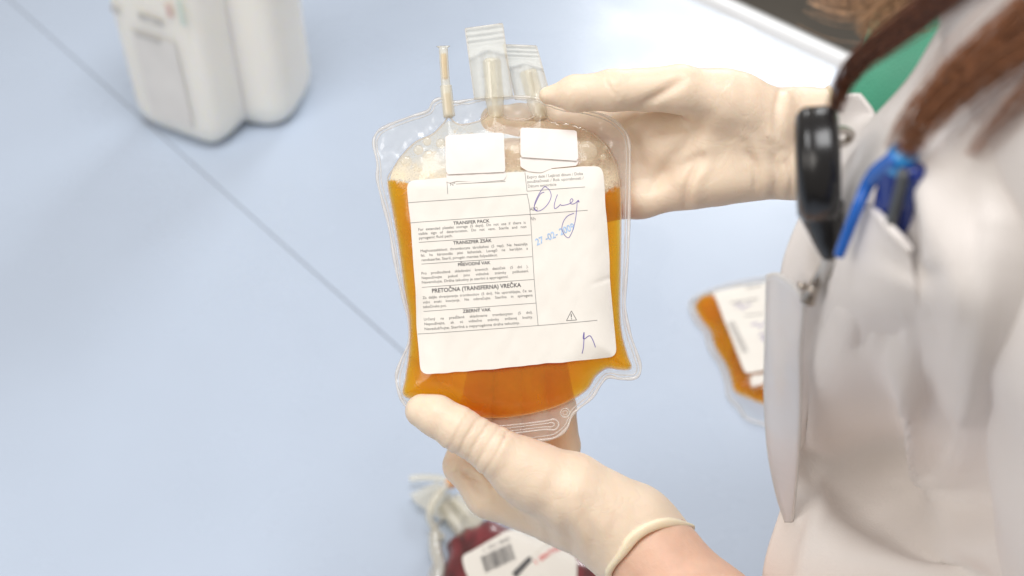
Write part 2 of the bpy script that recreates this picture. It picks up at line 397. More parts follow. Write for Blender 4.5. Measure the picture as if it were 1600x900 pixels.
def chd(xy):                          # signed distance to the chamber outline, from a table
    u = np.clip((xy[:, 0]-_gx[0])/.5, 0, len(_gx)-1.001); v = np.clip((xy[:, 1]-_gy[0])/.5, 0, len(_gy)-1.001)
    i, j = u.astype(int), v.astype(int); a, b = u-i, v-j
    return (_GD[j, i]*(1-a)+_GD[j, i+1]*a)*(1-b)+(_GD[j+1, i]*(1-a)+_GD[j+1, i+1]*a)*b
def bag_h(xy):                        # half thickness of the chamber
    d = chd(xy); h = prof(np.maximum(d, 0))
    yy = xy[:, 1]; slack = np.clip((yy-50)/45, 0, 1)       # nearly empty towards the ports
    return h*(1-.55*slack)
def film_front(xy):
    p3 = np.column_stack([xy, np.zeros(len(xy))])
    d = chd(xy); wr = noise(p3, .16, 3)*.55+noise(p3, .42, 9)*.22
    rimw = np.clip(-d/3, 0, 1); top = np.clip((xy[:, 1]-50)/20, 0, 1)
    return bag_h(xy)+.55+wr*(.25+.9*rimw)*(1+top*.6)
def front_smooth(xy): return bag_h(xy)+.55
BAGBASE = BW([0, -65, 0])
bag = thing('platelet_bag', BAGBASE, 'clear bag of amber fluid with printed label held between two gloved hands', 'fluid bag', 'platelet bags')
V2, f2, be2 = region(out_s, .85)
zf = film_front(V2); dch = chd(V2)
fa = [q for q in f2 if max(dch[list(q)]) > -.4]; fb = [q for q in f2 if max(dch[list(q)]) <= -.4]
mesh('front_film', BW(np.column_stack([V2, zf])), fa, M['film'], bag)
mesh('welded_rim', BW(np.column_stack([V2, zf])), fb, M['rim'], bag)
mesh('back_film', BW(np.column_stack([V2, -bag_h(V2)-.7])), [q[::-1] for q in f2], M['film'], bag)
def drape(pxy, off=0.): xy = px2mm(pxy); return np.column_stack([xy, film_front(xy)+off])
oo = crom(px2mm(OUT), 5, True); mesh('rim_bead', BW(tube(np.column_stack([oo, film_front(oo)-.3]), .75+.2*np.sin(np.arange(len(oo))*.7), 6, True)[0]), tube(np.column_stack([oo, film_front(oo)]), .7, 6, True)[1], M['bead'], bag)
cc = crom(px2mm(CH), 5, True); v_, f_ = tube(np.column_stack([cc, film_front(cc)*.9]), .5, 6, True); mesh('weld_seam', BW(v_), f_, M['seam'], bag)
# second pressed line just inside the rim
ctr = np.array([0., 10.]); io = oo.copy()
dd, _, nx_, ny_ = segdist(oo[:, 0].copy(), oo[:, 1].copy(), ch_s); gap = np.column_stack([nx_, ny_])-oo; L_ = np.linalg.norm(gap, axis=1, keepdims=True)+1e-9
io = oo+gap/L_*np.minimum(1.9, L_*.45); v_, f_ = tube(np.column_stack([io, film_front(io)]), .32, 5, True); mesh('rim_line', BW(v_), f_, M['bead'], bag)
# fluid
LQ = [(606,284),(614,330),(624,390),(632,450),(640,500),(640,545),(634,590),(631,617),(660,626),(690,634),(720,645),(760,652),(800,651),(850,641),(890,626),(918,607),(930,588),(948,575),(968,577),(986,575),(980,555),(971,520),(968,480),(969,420),(970,340),(968.5,292),(955,294),(942,300),(900,296),(860,292),(800,288),(740,287),(680,287),(645,289),(630,285),(618,283)]
lq = px2mm(LQ); lq_s = crom(lq, 6, True)
Vl, fl_, bl = region(lq_s, .85); hl = np.maximum(bag_h(Vl)-.1, .15)
v_, f_ = closed_region(Vl, fl_, bl, hl, -hl); mesh('amber_fluid', BW(v_), f_, M['plasma'], bag)
# froth above the fluid
FQ = [(608,296),(618,294),(628,300),(640,297),(660,300),(680,296),(740,298),(800,300),(860,304),(900,309),(930,312),(945,306),(955,309),(962,298),(968.5,296),(962,258),(946,228),(924,208),(896,197),(864,192),(820,190),(792,188),(775,176),(752,190),(724,197),(701,190),(676,211),(650,223),(628,245),(615,265)]
fq_s = crom(px2mm(FQ), 5, True); Vf, ff, bf = region(fq_s, .6)
fo = mesh('froth', BW(np.column_stack([Vf, np.maximum(bag_h(Vf)+.12, .15)])), ff, M['froth'], bag)
yl_ = 450-Vf[:, 1]/S; xl_ = 800+Vf[:, 0]/S; line_ = np.interp(xl_, [606, 640, 740, 860, 942, 968], [284, 289, 288, 293, 301, 292])
pn_ = np.column_stack([Vf, Vf[:, 0]*0]); edge_ = line_+3+5*noise(pn_, .8, 3)+3*noise(pn_, 2.2, 8)
den = np.clip((edge_-yl_)/9, 0, 1)*(.30+.55*np.clip(1-(line_-yl_-14)/45, 0, 1)**1.5)*(1+.25*noise(pn_, .16, 6))
at_ = fo.data.attributes.new('froth_amount', 'FLOAT', 'POINT'); at_.data.foreach_set('value', np.clip(den, 0, .95).astype(np.float32))
ICO_V, ICO_F = None, None
def ico():
    t = (1+5**.5)/2
    v = np.array([(-1,t,0),(1,t,0),(-1,-t,0),(1,-t,0),(0,-1,t),(0,1,t),(0,-1,-t),(0,1,-t),(t,0,-1),(t,0,1),(-t,0,-1),(-t,0,1)], float); v /= np.linalg.norm(v[0])
    f = [(0,11,5),(0,5,1),(0,1,7),(0,7,10),(0,10,11),(1,5,9),(5,11,4),(11,10,2),(10,7,6),(7,1,8),(3,9,4),(3,4,2),(3,2,6),(3,6,8),(3,8,9),(4,9,5),(2,4,11),(6,2,10),(8,6,7),(9,8,1)]
    vs = list(v); mid = {}; nf = []
    def m(a, b):
        k = (min(a, b), max(a, b))
        if k not in mid: q = vs[a]+vs[b]; vs.append(q/np.linalg.norm(q)); mid[k] = len(vs)-1
        return mid[k]
    for a, b, c in f:
        x, y, z = m(a, b), m(b, c), m(c, a); nf += [(a, x, z), (b, y, x), (c, z, y), (x, y, z)]
    return np.array(vs), nf
IV, IF = ico()
mb = MB(); k = 0; fx0, fx1 = fq_s.min(0), fq_s.max(0)
cand = rng.uniform(fx0, fx1, (2200, 2)); d_, in_, _, _ = segdist(cand[:, 0].copy(), cand[:, 1].copy(), fq_s)
for (x, y), d, i in zip(cand, d_, in_):
    if not i or d < .6: continue
    low = np.clip((66-y)/14, 0, 1)
    if y < 49.5+rng.normal()*.6 or rng.uniform() > .08+.5*low: continue
    r = min(d*.6, rng.choice([.35, .5, .7, 1.0, 1.6], p=[.42, .3, .17, .08, .03]))
    z = float(bag_h(np.array([[x, y]]))[0])
    mb.add(IV*r*.8+[x, y, z+.1-r*.4], IF); k += 1
bub = mesh('froth_bubbles', BW(mb.V()), mb.f, M['bubble'], bag); bub['kind'] = 'stuff'
mb = MB()
for (x, y, r) in [(636,254,9),(655,236,8),(671,247,10),(668,222,7),(690,226,8),(804,236,8),(915,240,18),(941,247,5),(925,268,7),(650,262,5),(945,232,4)]:
    q = px2mm((x, y)); z = float(bag_h(q[None])[0]); mb.add(IV*[r*S, r*S, r*S*.35]+[q[0], q[1], z-.4], IF)
mesh('large_bubbles', BW(mb.V()), mb.f, M['bubble'], bag)['kind'] = 'stuff'
# ---- label
def rounded(poly, r, n=6):
    poly = [np.array(p, float) for p in poly]; out = []
    for i, p in enumerate(poly):
        a, b = poly[i-1], poly[(i+1) % len(poly)]
        u = (a-p)/np.linalg.norm(a-p); v = (b-p)/np.linalg.norm(b-p)
        for t in np.linspace(0, 1, n): out.append((1-t)**2*(p+u*r)+2*t*(1-t)*p+t*t*(p+v*r))
    return out
def dens(poly, step):
    out = []
    for a, b in zip(poly, poly[1:]+poly[:1]):
        n = max(1, int(np.linalg.norm(np.array(b)-a)/step))
        for t in np.arange(n)/n: out.append(np.array(a)*(1-t)+np.array(b)*t)
    return np.array(out)
lab_poly = rounded([(638,286),(700,281),(820,270),(940,261),(951,436),(962,556),(800,571),(658,583),(650,440)], 15)
lab_poly = dens(lab_poly, 4)
lab_poly = lab_poly+np.stack([noise(np.column_stack([lab_poly*.9, np.zeros(len(lab_poly))]), .05, 2)*1.2]*2, 1)
lab_s = px2mm(lab_poly)
def lab_h(xy):
    p3 = np.column_stack([xy, np.zeros(len(xy))])
    crease = -.5*np.exp(-((xy[:, 1]-(450-437)*S-(xy[:, 0]-(945-800)*S)*.35)/1.1)**2)*np.clip((xy[:, 0]-(915-800)*S)/8, 0, 1)
    return front_smooth(xy)+.75+.32*noise(p3, .10, 5)+.12*noise(p3, .3, 11)+crease
Vp, fp, bp_ = region(lab_s, 1.0)
label = mesh('paper_label', BW(closed_region(Vp, fp, bp_, lab_h(Vp), lab_h(Vp)-.14)[0]), closed_region(Vp, fp, bp_, lab_h(Vp), lab_h(Vp)-.14)[1], M['paper'], bag)
label['label'] = 'cream paper label printed in five languages'
SL, SK = -.067, .068
def put_text(mb, s, x0, y0, x1, cap, bold=False, slope=SL, skew=SK, off=.12, hfun=lab_h, justify=False, width=None):
    """baseline from (x0,y0) photo px, fitted to end at x1"""
    ws = s.split(' ') if justify else [s]
    parts = [text2d(q, bold) for q in ws]; sy = cap/caph()
    wid = [p[0][:, 0].max() if len(p[0]) else 0 for p in parts]
    tot = x1-x0
    if justify and len(ws) > 1:
        sx = min(sy*1.0, tot*.9/sum(wid)); gapw = (tot-sx*sum(wid))/(len(ws)-1)
    else: sx = tot/max(wid[0], 1e-6); gapw = 0
    cur = 0
    for (v, f), wd in zip(parts, wid):
        if len(v):
            u = cur+v[:, 0]*sx; h = v[:, 1]*sy
            pp = np.column_stack([x0+u-h*skew, y0+u*slope-h]); xy = px2mm(pp)
            mb.add(np.column_stack([xy, hfun(xy)+off]), f)
        cur += wd*sx+gapw
def textpart(name, items, m, parent, **kw):
    mb = MB()
    for it in items: put_text(mb, *it[:5], **{**kw, **(it[5] if len(it) > 5 else {})})
    return mesh(name, BW(mb.V()), mb.f, m, parent, smooth=False)
def ribbon(pts, wpx, hfun=lab_h, off=.1, sub=4):
    p = crom(pts, sub); t = np.gradient(p, axis=0); t /= np.linalg.norm(t, axis=1, keepdims=True)+1e-9
    n = np.column_stack([-t[:, 1], t[:, 0]])*wpx/2
    a, b = px2mm(p+n), px2mm(p-n); N = len(p)
    v = np.concatenate([np.column_stack([a, hfun(a)+off]), np.column_stack([b, hfun(b)+off])])
    return v, [(i, i+1, N+i+1, N+i) for i in range(N-1)]
for h in [('TRANSFER PACK',710,353,765.7,4.7),('TRANSZFER ZSÁK',710,383.3,769,4.7),('PŘEVODNÍ VAK',717,416.6,767,4.7),('PRETOČNA (TRANSFERNA) VREČKA',677,457.3,814,6.0),('ZBERNÝ VAK',724.7,488.1,767.6,4.7)]:
    textpart('heading', [h+({'bold': True},)], M['ink'], label)
J_ = {'justify': True}
for para in [
 [('For extended platelet storage (5 days). Do not use if there is',656,362.3,821,4.0,J_),('visible sign of deterioration. Do not vent. Sterile and non',656.3,368.8,822,4.0,J_),('pyrogenic fluid path.',657,375.2,709,4.0)],
 [('Meghosszabbított thrombocyta tároláshoz (5 nap). Ne használja',659.3,395.2,823.8,4.0,J_),('fel, ha károsodás jelei láthatóak. Levegő ne kerüljön a',660,402,824.5,4.0,J_),('rendszerbe. Steril, pirogén mentes folyadékút.',661,409,778,4.0)],
 [('Pro prodloužené skladování krevních destiček (5 dní ).',660.6,429.6,825,4.0,J_),('Nepoužívejte pokud jsou viditelné známky poškození.',661,436.6,825.6,4.0,J_),('Neventilujte. Dráha tekutiny je sterilní a apyrogenní.',661.2,443.4,794.5,4.0)],
 [('Za daljše shranjevanje trombocitov (5 dni). Ne uporabljajte, če so',662.6,467,830.6,4.0,J_),('vidni znaki kvarjenja. Ne odzračujte. Sterilna in apirogena',663,474,831.6,4.0,J_),('tekočinska pot.',663.2,481,699.7,4.0)],
 [('Určený na predĺžené skladovanie trombocytov (5 dní).',664.3,500.2,831.6,4.0,J_),('Nepoužívajte, ak sú viditeľné známky zníženej kvality.',665,507.4,832,4.0,J_),('Nevzdušňujte. Sterilná a nepyrogénna dráha tekutiny.',665.2,515,812,4.0)]]:
    textpart('printed_paragraph', para, M['inkbody'], label)
textpart('printed_paragraph', [('Expiry date / Lejárati dátum / Doba',823,282,909,4.4),('použiteľnosti / Rok uporabnosti /',823.5,289,910,4.4,J_),('Dátum exspirácie',824,296,868,4.4)], M['inkgrey'], label)
for t in [('N°',705,293.5,713,4.6),('ABO',827.5,331.5,839.5,5),('Rh',828,346.5,836,5)]: textpart('field_caption', [t], M['inkgrey'], label)
for a in [[(640,319),(730,313),(824,306)],[(642.5,350),(740,343),(828,337)],[(826,337.5),(916,330.8)],[(823,301.5),(912,295)],[(657,380),(829,368.5)],[(661,413.3),(831,401.9)],[(661.7,449),(834,436.8)],[(664,486),(837.5,473)],[(654.5,521),(840,507.5),(931,499.5)],[(714,290.5),(790,286.5)],[(700,284),(701.5,306)],[(819.8,272.4),(823,301.5)],[(823,306),(828,337),(834,436.8),(840,507.5)]]:
    v_, f_ = ribbon(a, .75, sub=30); mesh('ruled_line', BW(v_), f_, M['inkgrey'], label)
textpart('date_stamp', [('27 -02- 2009',838,385,897,9.5,{'slope': -.43, 'skew': .35, 'bold': True})], M['stamp'], label)
q4 = lambda L: [(810+x/6, 250+y/6) for x, y in L]
for st, wd in [(q4([(237,318),(200,335),(165,400),(145,450),(150,480),(175,492),(215,480),(260,440),(290,390),(300,345),(285,300),(262,278),(240,268),(210,300),(175,360),(150,420),(147,470),(180,494)]),.8),
           (q4([(358,340),(340,390),(328,440),(335,470),(365,452),(385,432),(395,440),(440,434),(480,418),(500,395),(490,378),(474,395),(482,425),(510,425),(535,408),(550,392),(556,412),(541,402),(535,470),(525,560),(505,650),(480,710),(458,738),(425,715),(402,665),(400,630),(420,575),(455,535),(510,512)]),.8),
           ([(907.5,550.5),(909.5,540),(910.5,518),(909,526),(911,528),(919,523),(924,530),(928,541)],1.0)]:
    v_, f_ = ribbon(st, wd, off=.16, sub=6); mesh('handwriting', BW(v_), f_, M['pen_ink'], label)
mb = MB()
for a in [[(891,485),(883.5,500)],[(883.5,500),(899,499)],[(899,499),(891,485)]]: mb.add(*ribbon(a, .8, sub=3))
mb.add(*ribbon([(890.6,489.5),(891,495)], 1.3, sub=2)); mb.add(*ribbon([(891.1,496.5),(891.2,498)], 1.3, sub=2))
mesh('warning_triangle', BW(mb.V()), mb.f, M['ink'], label)
# ---- blank stickers
def sheet(name, poly, m, off, tk=.2, amp=.3, k=0, parent=bag, rnd=2, hf=None):
    ps = px2mm(dens(rounded(poly, rnd, 3), 3)); V, f, be = region(ps, .8)
    hf = hf or (lambda xy: np.maximum(front_smooth(xy), 0)+.75)
    p3 = np.column_stack([V, np.zeros(len(V))]); z = hf(V)+off+amp*noise(p3, .25, k)
    v, ff = closed_region(V, f, be, z, z-tk); return mesh(name, BW(v), ff, m, parent)
sheet('sticker', [(697,214),(787,210),(790,272),(745,274),(699,276)], M['sticker'], 1.0, .14, .16, 4)
sheet('sticker', [(699,272),(745,272),(790,268),(791,284),(750,288),(716,286),(700,290)], M['sticker'], .32, .12, .06, 8)
sheet('sticker', [(813,202),(860,204),(900,206),(902,255),(813,249)], M['sticker'], 1.2, .14, .16, 12)
sheet('sticker', [(812,246),(860,250),(902,251),(901,262),(862,266),(845,273),(825,271),(813,264)], M['sticker'], .35, .12, .10, 14)
# ---- filling tube with sealed top
tb = np.array([J(692.5, 72, 0), J(694, 100, .5), J(696, 128, .5), J(698, 150, 0), J(701, 184, 0)])
tp = crom(tb, 6); rr = np.interp(np.arange(len(tp)), [0, 2, 24], [2.2, 2.35, 2.35])
v_, f_ = tube(tp, rr, 12); v_[:12] = tp[0]+(v_[:12]-tp[0])*[1.7, 1, .25]; ft = mesh('filling_tube', BW(v_), f_, M['port'], bag)
mesh('tube_fluid', BW(tube(tp[3:12], 1.45, 10)[0]), tube(tp[3:12], 1.45, 10)[1], M['plasma_thin'], ft)
cp_ = crom([J(696.6, 134, 0), J(698.5, 152, 0), J(702, 182, 0)], 6); mesh('tube_collar', BW(tube(cp_, 3.1, 12)[0]), tube(cp_, 3.1, 12)[1], M['port'], ft)
pl = crom([J(698, 146, 0), J(702, 178, 0)], 5); mesh('collar_fluid', BW(tube(pl, 1.7, 10)[0]), tube(pl, 1.7, 10)[1], M['plasma_thin'], ft)
# ---- two sealed ports with tear tabs
def port(top0, top1, b0, b1, inner0, inner1, zc, k):
    root = None
    N, Mr = 60, 15
    A = np.array([J(*top0, zc), J(*top1, zc)]); B = np.array([J(*b0, zc), J(*b1, zc)])
    for side in (1, -1):
        G = np.zeros((N, Mr, 3))
        for i in range(N):
            t = i/(N-1)
            for j in range(Mr):
                s = j/(Mr-1); p = (A[0]*(1-s)+A[1]*s)*(1-t)+(B[0]*(1-s)+B[1]*s)*t
                bul = np.clip((t-.30)/.2, 0, 1)*(4.6*math.sqrt(max(0, 1-(2*s-1)**2*1.05)))
                rid = .5*math.sin(t*6.283*13)*(t < .25)
                fold = 1.6*math.sin(s*6.283*2.5+k+2.2*t)*np.clip((t-.3)/.15, 0, 1)*(1-abs(2*s-1)**3)+2.4*np.exp(-((t-.33-.10*abs(2*s-1))/.045)**2)
                p = p+[0, 0, side*(bul+.35)+rid+fold+.5*noise(p[None], .22, k+side)[0]+.3*noise(p[None], .55, k+side+4)[0]]
                G[i, j] = p
        o = mesh('tear_tab' if root is None else 'tab_back', BW(G.reshape(-1, 3)), gridfaces(N, Mr), M['tab'], root or bag)
        root = root or o
    for e in (0, 1):
        ed_ = crom([A[e], A[e]*.5+B[e]*.5, B[e]], 6); v, f = tube(ed_, .45, 6); mesh('tab_edge', BW(v), f, M['bead'], root)
    v, f = tube(np.array([A[0], A[1]]), .5, 6); mesh('tab_edge', BW(v), f, M['bead'], root)
    ip = crom([J(*inner0, zc), J(*[(inner0[0]+inner1[0])/2, (inner0[1]+inner1[1])/2], zc), J(*inner1, zc*.3)], 8)
    v, f = tube(ip, np.interp(np.arange(len(ip)), [0, 1, 9, 10, 16], [3.6, 4.6, 4.6, 5.0, 3.4]), 14); mesh('port_tube', BW(v), f, M['port'], root)
    v, f = tube(ip, 1.6, 10); mesh('port_bore', BW(v), f, M['port'], root)
port((727, 45), (785, 37), (742, 156), (801, 152), (768, 92), (775, 184), 1.5, 3)
port((786, 70), (838, 72), (806, 156), (862, 158), (824, 110), (846, 186), -5, 11)
# ---- pressed slot and hole in the bottom flap
def loop(pts, r, nm): 
    p = crom(px2mm(pts), 6, True); v, f = tube(np.column_stack([p, film_front(p)]), r, 6, True); return mesh(nm, BW(v), f, M['bead'], bag)
loop([(883+7*math.cos(a), 645+7*math.sin(a)) for a in np.linspace(0, 6.28, 9)[:-1]], .45, 'hanging_hole')
loop([(883+3.6*math.cos(a), 645+3.6*math.sin(a)) for a in np.linspace(0, 6.28, 9)[:-1]], .35, 'hanging_hole')
loop([(745,668),(800,664),(850,658),(866,655),(873,662),(867,671),(850,671),(800,677),(745,681)], .5, 'hanging_slot')
loop([(752,672),(800,668),(850,662),(862,660),(866,663),(861,667),(850,667),(800,673),(752,677)], .35, 'hanging_slot')

# ================================================================== implicit surfaces for hands and arms
def capsule(X, Y, Z, a, b, ra, rb):
    pad = max(ra, rb)+26; lo = np.minimum(a, b)-pad; hi = np.maximum(a, b)+pad
    sl = tuple(slice(int(np.searchsorted(g, lo[i])), int(np.searchsorted(g, hi[i]))) for i, g in enumerate((X[:, 0, 0], Y[0, :, 0], Z[0, 0, :])))
    out = np.full(X.shape, 26, np.float32); out[sl] = capsule_(X[sl], Y[sl], Z[sl], a, b, ra, rb)
    return out
def capsule_(X, Y, Z, a, b, ra, rb):
    d = b-a; L = d.dot(d)+1e-9
    t = np.clip(((X-a[0])*d[0]+(Y-a[1])*d[1]+(Z-a[2])*d[2])/L, 0, 1)
    return np.sqrt((X-a[0]-t*d[0])**2+(Y-a[1]-t*d[1])**2+(Z-a[2]-t*d[2])**2)-(ra+(rb-ra)*t)
def smin(a, b, k):
    if k <= 0: return np.minimum(a, b)
    h = np.clip(.5+.5*(b-a)/k, 0, 1); return b+(a-b)*h-k*h*(1-h)
def nets(d, org, h):
    s = d < 0
    c = np.zeros(tuple(n-1 for n in d.shape), np.int8)
    offs = [(i, j, k) for i in (0, 1) for j in (0, 1) for k in (0, 1)]
    nx, ny, nz = d.shape
    for i, j, k in offs: c += s[i:nx-1+i, j:ny-1+j, k:nz-1+k]
    act = np.argwhere((c > 0) & (c < 8)); idx = -np.ones(c.shape, np.int64); idx[tuple(act.T)] = np.arange(len(act))
    acc = np.zeros((len(act), 3)); cnt = np.zeros(len(act))
    for a in range(8):
        for b in range(a+1, 8):
            oa, ob = np.array(offs[a]), np.array(offs[b])
            if np.abs(oa-ob).sum() != 1: continue
            da = d[tuple((act+oa).T)]; db = d[tuple((act+ob).T)]; m = (da < 0) != (db < 0)
            t = np.where(m, da/(da-db+1e-12), 0)
            acc[m] += (oa+(ob-oa)*t[:, None])[m]; cnt[m] += 1
    V = (act+acc/np.maximum(cnt, 1)[:, None])*h+org
    faces = []
    for ax in range(3):
        u, v = [(1, 2), (2, 0), (0, 1)][ax]
        sl0 = [slice(None)]*3; sl1 = [slice(None)]*3; sl0[ax] = slice(0, -1); sl1[ax] = slice(1, None)
        ch = np.argwhere(s[tuple(sl0)] != s[tuple(sl1)])
        ch = ch[(ch[:, u] > 0) & (ch[:, v] > 0) & (ch[:, u] < d.shape[u]-1) & (ch[:, v] < d.shape[v]-1)]
        du = np.zeros(3, int); du[u] = 1; dv = np.zeros(3, int); dv[v] = 1
        q = np.stack([idx[tuple((ch-du-dv).T)], idx[tuple((ch-dv).T)], idx[tuple(ch.T)], idx[tuple((ch-du).T)]], 1)
        flip = ~s[tuple(sl0)][tuple(ch.T)]
        q[flip] = q[flip][:, ::-1]; faces.append(q)
    return V, np.concatenate(faces)
def relax(V, Fq, it):
    e = np.concatenate([Fq[:, [0, 1]], Fq[:, [1, 2]], Fq[:, [2, 3]], Fq[:, [3, 0]]])
    for k in range(it):
        A = np.zeros_like(V); n = np.bincount(e[:, 0], minlength=len(V)).astype(float)
        for c in range(3): A[:, c] = np.bincount(e[:, 0], V[e[:, 1], c], len(V))
        A /= np.maximum(n, 1)[:, None]
        V = V+(.55 if k % 2 == 0 else -.35)*(A-V) if it > 2 else V+.5*(A-V)
    return V
def vnormals(V, Fq):
    n = np.cross(V[Fq[:, 2]]-V[Fq[:, 0]], V[Fq[:, 3]]-V[Fq[:, 1]]); N = np.zeros_like(V)
    for k in range(4):
        for c in range(3): N[:, c] += np.bincount(Fq[:, k], n[:, c], len(V))
    return N/(np.linalg.norm(N, axis=1, keepdims=True)+1e-12)
def chain(X, Y, Z, jts, rad, k):
    d = None
    for a, b, ra, rb in zip(jts, jts[1:], rad, rad[1:]):
        c = capsule(X, Y, Z, a, b, ra, rb); d = c if d is None else smin(d, c, k)
    return d
def hand_field(spec):
    allj = [j for g in spec['palm'] for j in g[0]]+[j for g in spec['fingers'] for j in g[0]]+list(spec['thumb'][0])
    lo = np.min(allj, 0)-24; hi = np.max(allj, 0)+24; h = spec['h']
    ax = [np.arange(lo[i], hi[i], h, dtype=np.float32) for i in range(3)]
    X, Y, Z = np.meshgrid(*ax, indexing='ij')
    palm = None
    for j, r in spec['palm']:
        c = chain(X, Y, Z, j, r, 3); palm = c if palm is None else smin(palm, c, spec['kp'])
    fin = None
    for j, r in spec['fingers']:
        c = chain(X, Y, Z, j, r, 2.5); fin = c if fin is None else smin(fin, c, .8)
    th = chain(X, Y, Z, *spec['thumb'], 3)
    d = smin(smin(palm, fin, 5), th, spec['kt'])
    p, n = spec['cuff']; pl = (X-p[0])*n[0]+(Y-p[1])*n[1]+(Z-p[2])*n[2]          # n points to the elbow
    pl = pl+1.5*np.sin(X*.11+Z*.07)+1.0*np.sin(Y*.19+Z*.13+1)                       # a wavy, hand-pulled edge
    d = d-np.float32(.9)*np.clip((pl+22)/22, 0, 1)                                # slack towards the cuff
    bead = np.sqrt(d**2+np.minimum(np.abs(pl), 50)**2)-spec.get('bead', 1.7)
    return smin(np.maximum(d, pl), bead, .8), lo, h
def build_glove(name, spec, creases, rings, parent, label):
    d, lo, h = hand_field(spec); V, Fq = nets(d, lo, h); V = relax(V, Fq, 6)
    N = vnormals(V, Fq)
    dd = 650-V[:, 2]; px = 800+V[:, 0]*F/dd; py = 450-V[:, 1]*F/dd
    disp = .16*noise(V, .09, 2)+.07*noise(V, .3, 7)
    for pts, wpx, dep, ridge in creases:                                          # folds drawn as lines over the front
        p = crom(pts, 5); ds, _, qx, qy = segdist(px, py, p, False); m = np.clip(N[:, 2]*3, 0, 1)
        side = (px-qx)*(p[-1, 1]-p[0, 1])-(py-qy)*(p[-1, 0]-p[0, 0])
        end = np.clip(np.minimum(np.hypot(px-p[0, 0], py-p[0, 1]), np.hypot(px-p[-1, 0], py-p[-1, 1]))/(wpx*4.5), 0, 1); end = end*end*(3-2*end)
        disp += m*end*(-dep*np.exp(-(ds/wpx)**2)+ridge*.8*np.exp(-((ds-2.4*wpx)/(1.5*wpx))**2)*(side > 0))
    for a, b, t0, t1, n, amp in rings:                                            # pushed-up rings round a digit
        a, b = J(*a), J(*b); ax = (b-a)/np.linalg.norm(b-a); L = np.linalg.norm(b-a)
        rel = V-a; t = rel @ ax/L; rad = np.linalg.norm(rel-np.outer(rel @ ax, ax), axis=1)
        ph = t*n*6.283+.9*noise(V, .09, 4)+.25*noise(V, .3, 9)
        msk = np.clip((t-t0)/.12, 0, 1)*np.clip((t1-t)/.12, 0, 1)*np.clip((17-rad)/3, 0, 1)
        disp += amp*msk*(np.sin(ph)+.35*np.sin(2*ph+1))*(.7+.5*noise(V, .15, 13))
    V = V+N*disp[:, None]
    o = mesh(name, BW(V), Fq, M['glove'], parent); o['label'] = label
    p, n = spec['cuff']; n = np.array(n); pl = (V-p) @ n
    o.data.materials.append(M['cuff'])
    pl = pl+1.5*np.sin(V[:, 0]*.11+V[:, 2]*.07)+1.0*np.sin(V[:, 1]*.19+V[:, 2]*.13+1)
    mi = (pl[Fq].mean(1) > -spec.get('bead', 1.7)-.6).astype(int); o.data.polygons.foreach_set('material_index', mi.tolist())
    return o
unit = lambda v: np.array(v, float)/np.linalg.norm(v)

person = thing('person', P(1500, 1100, .75), 'person in white coat and green shirt with brown hair and cream gloves', 'person')
# ---- right hand: palm to the viewer, thumb on the front, fingers behind the bag
rh = dict(h=.75, kp=9, kt=7,
 palm=[([J(1250,185,-14), J(1120,185,-16), J(992,196,-17)], [14, 13.5, 10.5]),
       ([J(1250,215,-16), J(1115,222,-20), J(985,236,-22)], [14, 13, 10.5]),
       ([J(1250,245,-16), J(1115,255,-20), J(988,276,-22)], [14, 12.5, 10]),
       ([J(1250,262,-14), J(1120,280,-16), J(1002,312,-17)], [14, 12.5, 9]),
       ([J(1210,258,-10), J(1090,282,-10)], [13, 11.5]),
       ([J(1180,218,-9), J(1110,215,-9), J(1045,232,-13)], [15, 14.5, 12.5]),
       ([J(1200,188,-4), J(1130,158,3)], [17, 15]),
       ([J(1330,182,-14), J(1245,188,-14)], [13.5, 14]),
       ([J(1330,262,-14), J(1245,262,-14)], [13.5, 14])],
 fingers=[([J(992,196,-17), J(885,187,-24), J(812,187,-20), J(772,186,-14)], [10, 9.2, 8.2, 7]),
          ([J(985,236,-22), J(870,238,-30), J(795,242,-28), J(748,246,-24)], [10, 9.3, 8.4, 7]),
          ([J(988,276,-22), J(880,288,-30), J(810,296,-29), J(768,300,-25)], [9.8, 9, 8.2, 7]),
          ([J(1002,311,-17), J(925,326,-26), J(875,336,-26), J(838,342,-22)], [9, 8.2, 7.5, 6.5])],
 thumb=([J(1150,160,2), J(1062,139,11), J(958,141,15), J(898,146,12), J(856,149,9)], [14.5, 11.8, 10, 8.8, 4.4]),
 cuff=(J(1292,220,-14), unit((1, .02, 0))))
build_glove('glove', rh, [
   ([(1082,112),(1056,132),(1030,150),(1000,166),(976,172)], 9, 1.9, 0), ([(1118,160),(1080,215),(1040,262),(1000,322)], 11, 1.4, .7),
   ([(1092,250),(1072,295),(1072,335)], 6, 1.6, .9), ([(1160,228),(1180,262),(1180,312)], 6, 1.3, .9), ([(1200,232),(1214,275),(1204,320)], 7, 1.1, .9), ([(1222,240),(1236,275),(1232,320)], 5, .8, .5),
   ([(944,120),(952,135),(962,152)], 3, .5, .3), ([(1225,120),(1212,175),(1215,230)], 6, .8, .6), ([(1120,232),(1060,262),(1010,285)], 9, .9, .5),
   ([(1012,170),(985,188),(960,200)], 5, 1.2, .4)],
  [((1290,220,-14), (1190,220,-14), .0, .75, 3.2, .35)], person, 'latex glove with its thumb over the top corner of the bag')
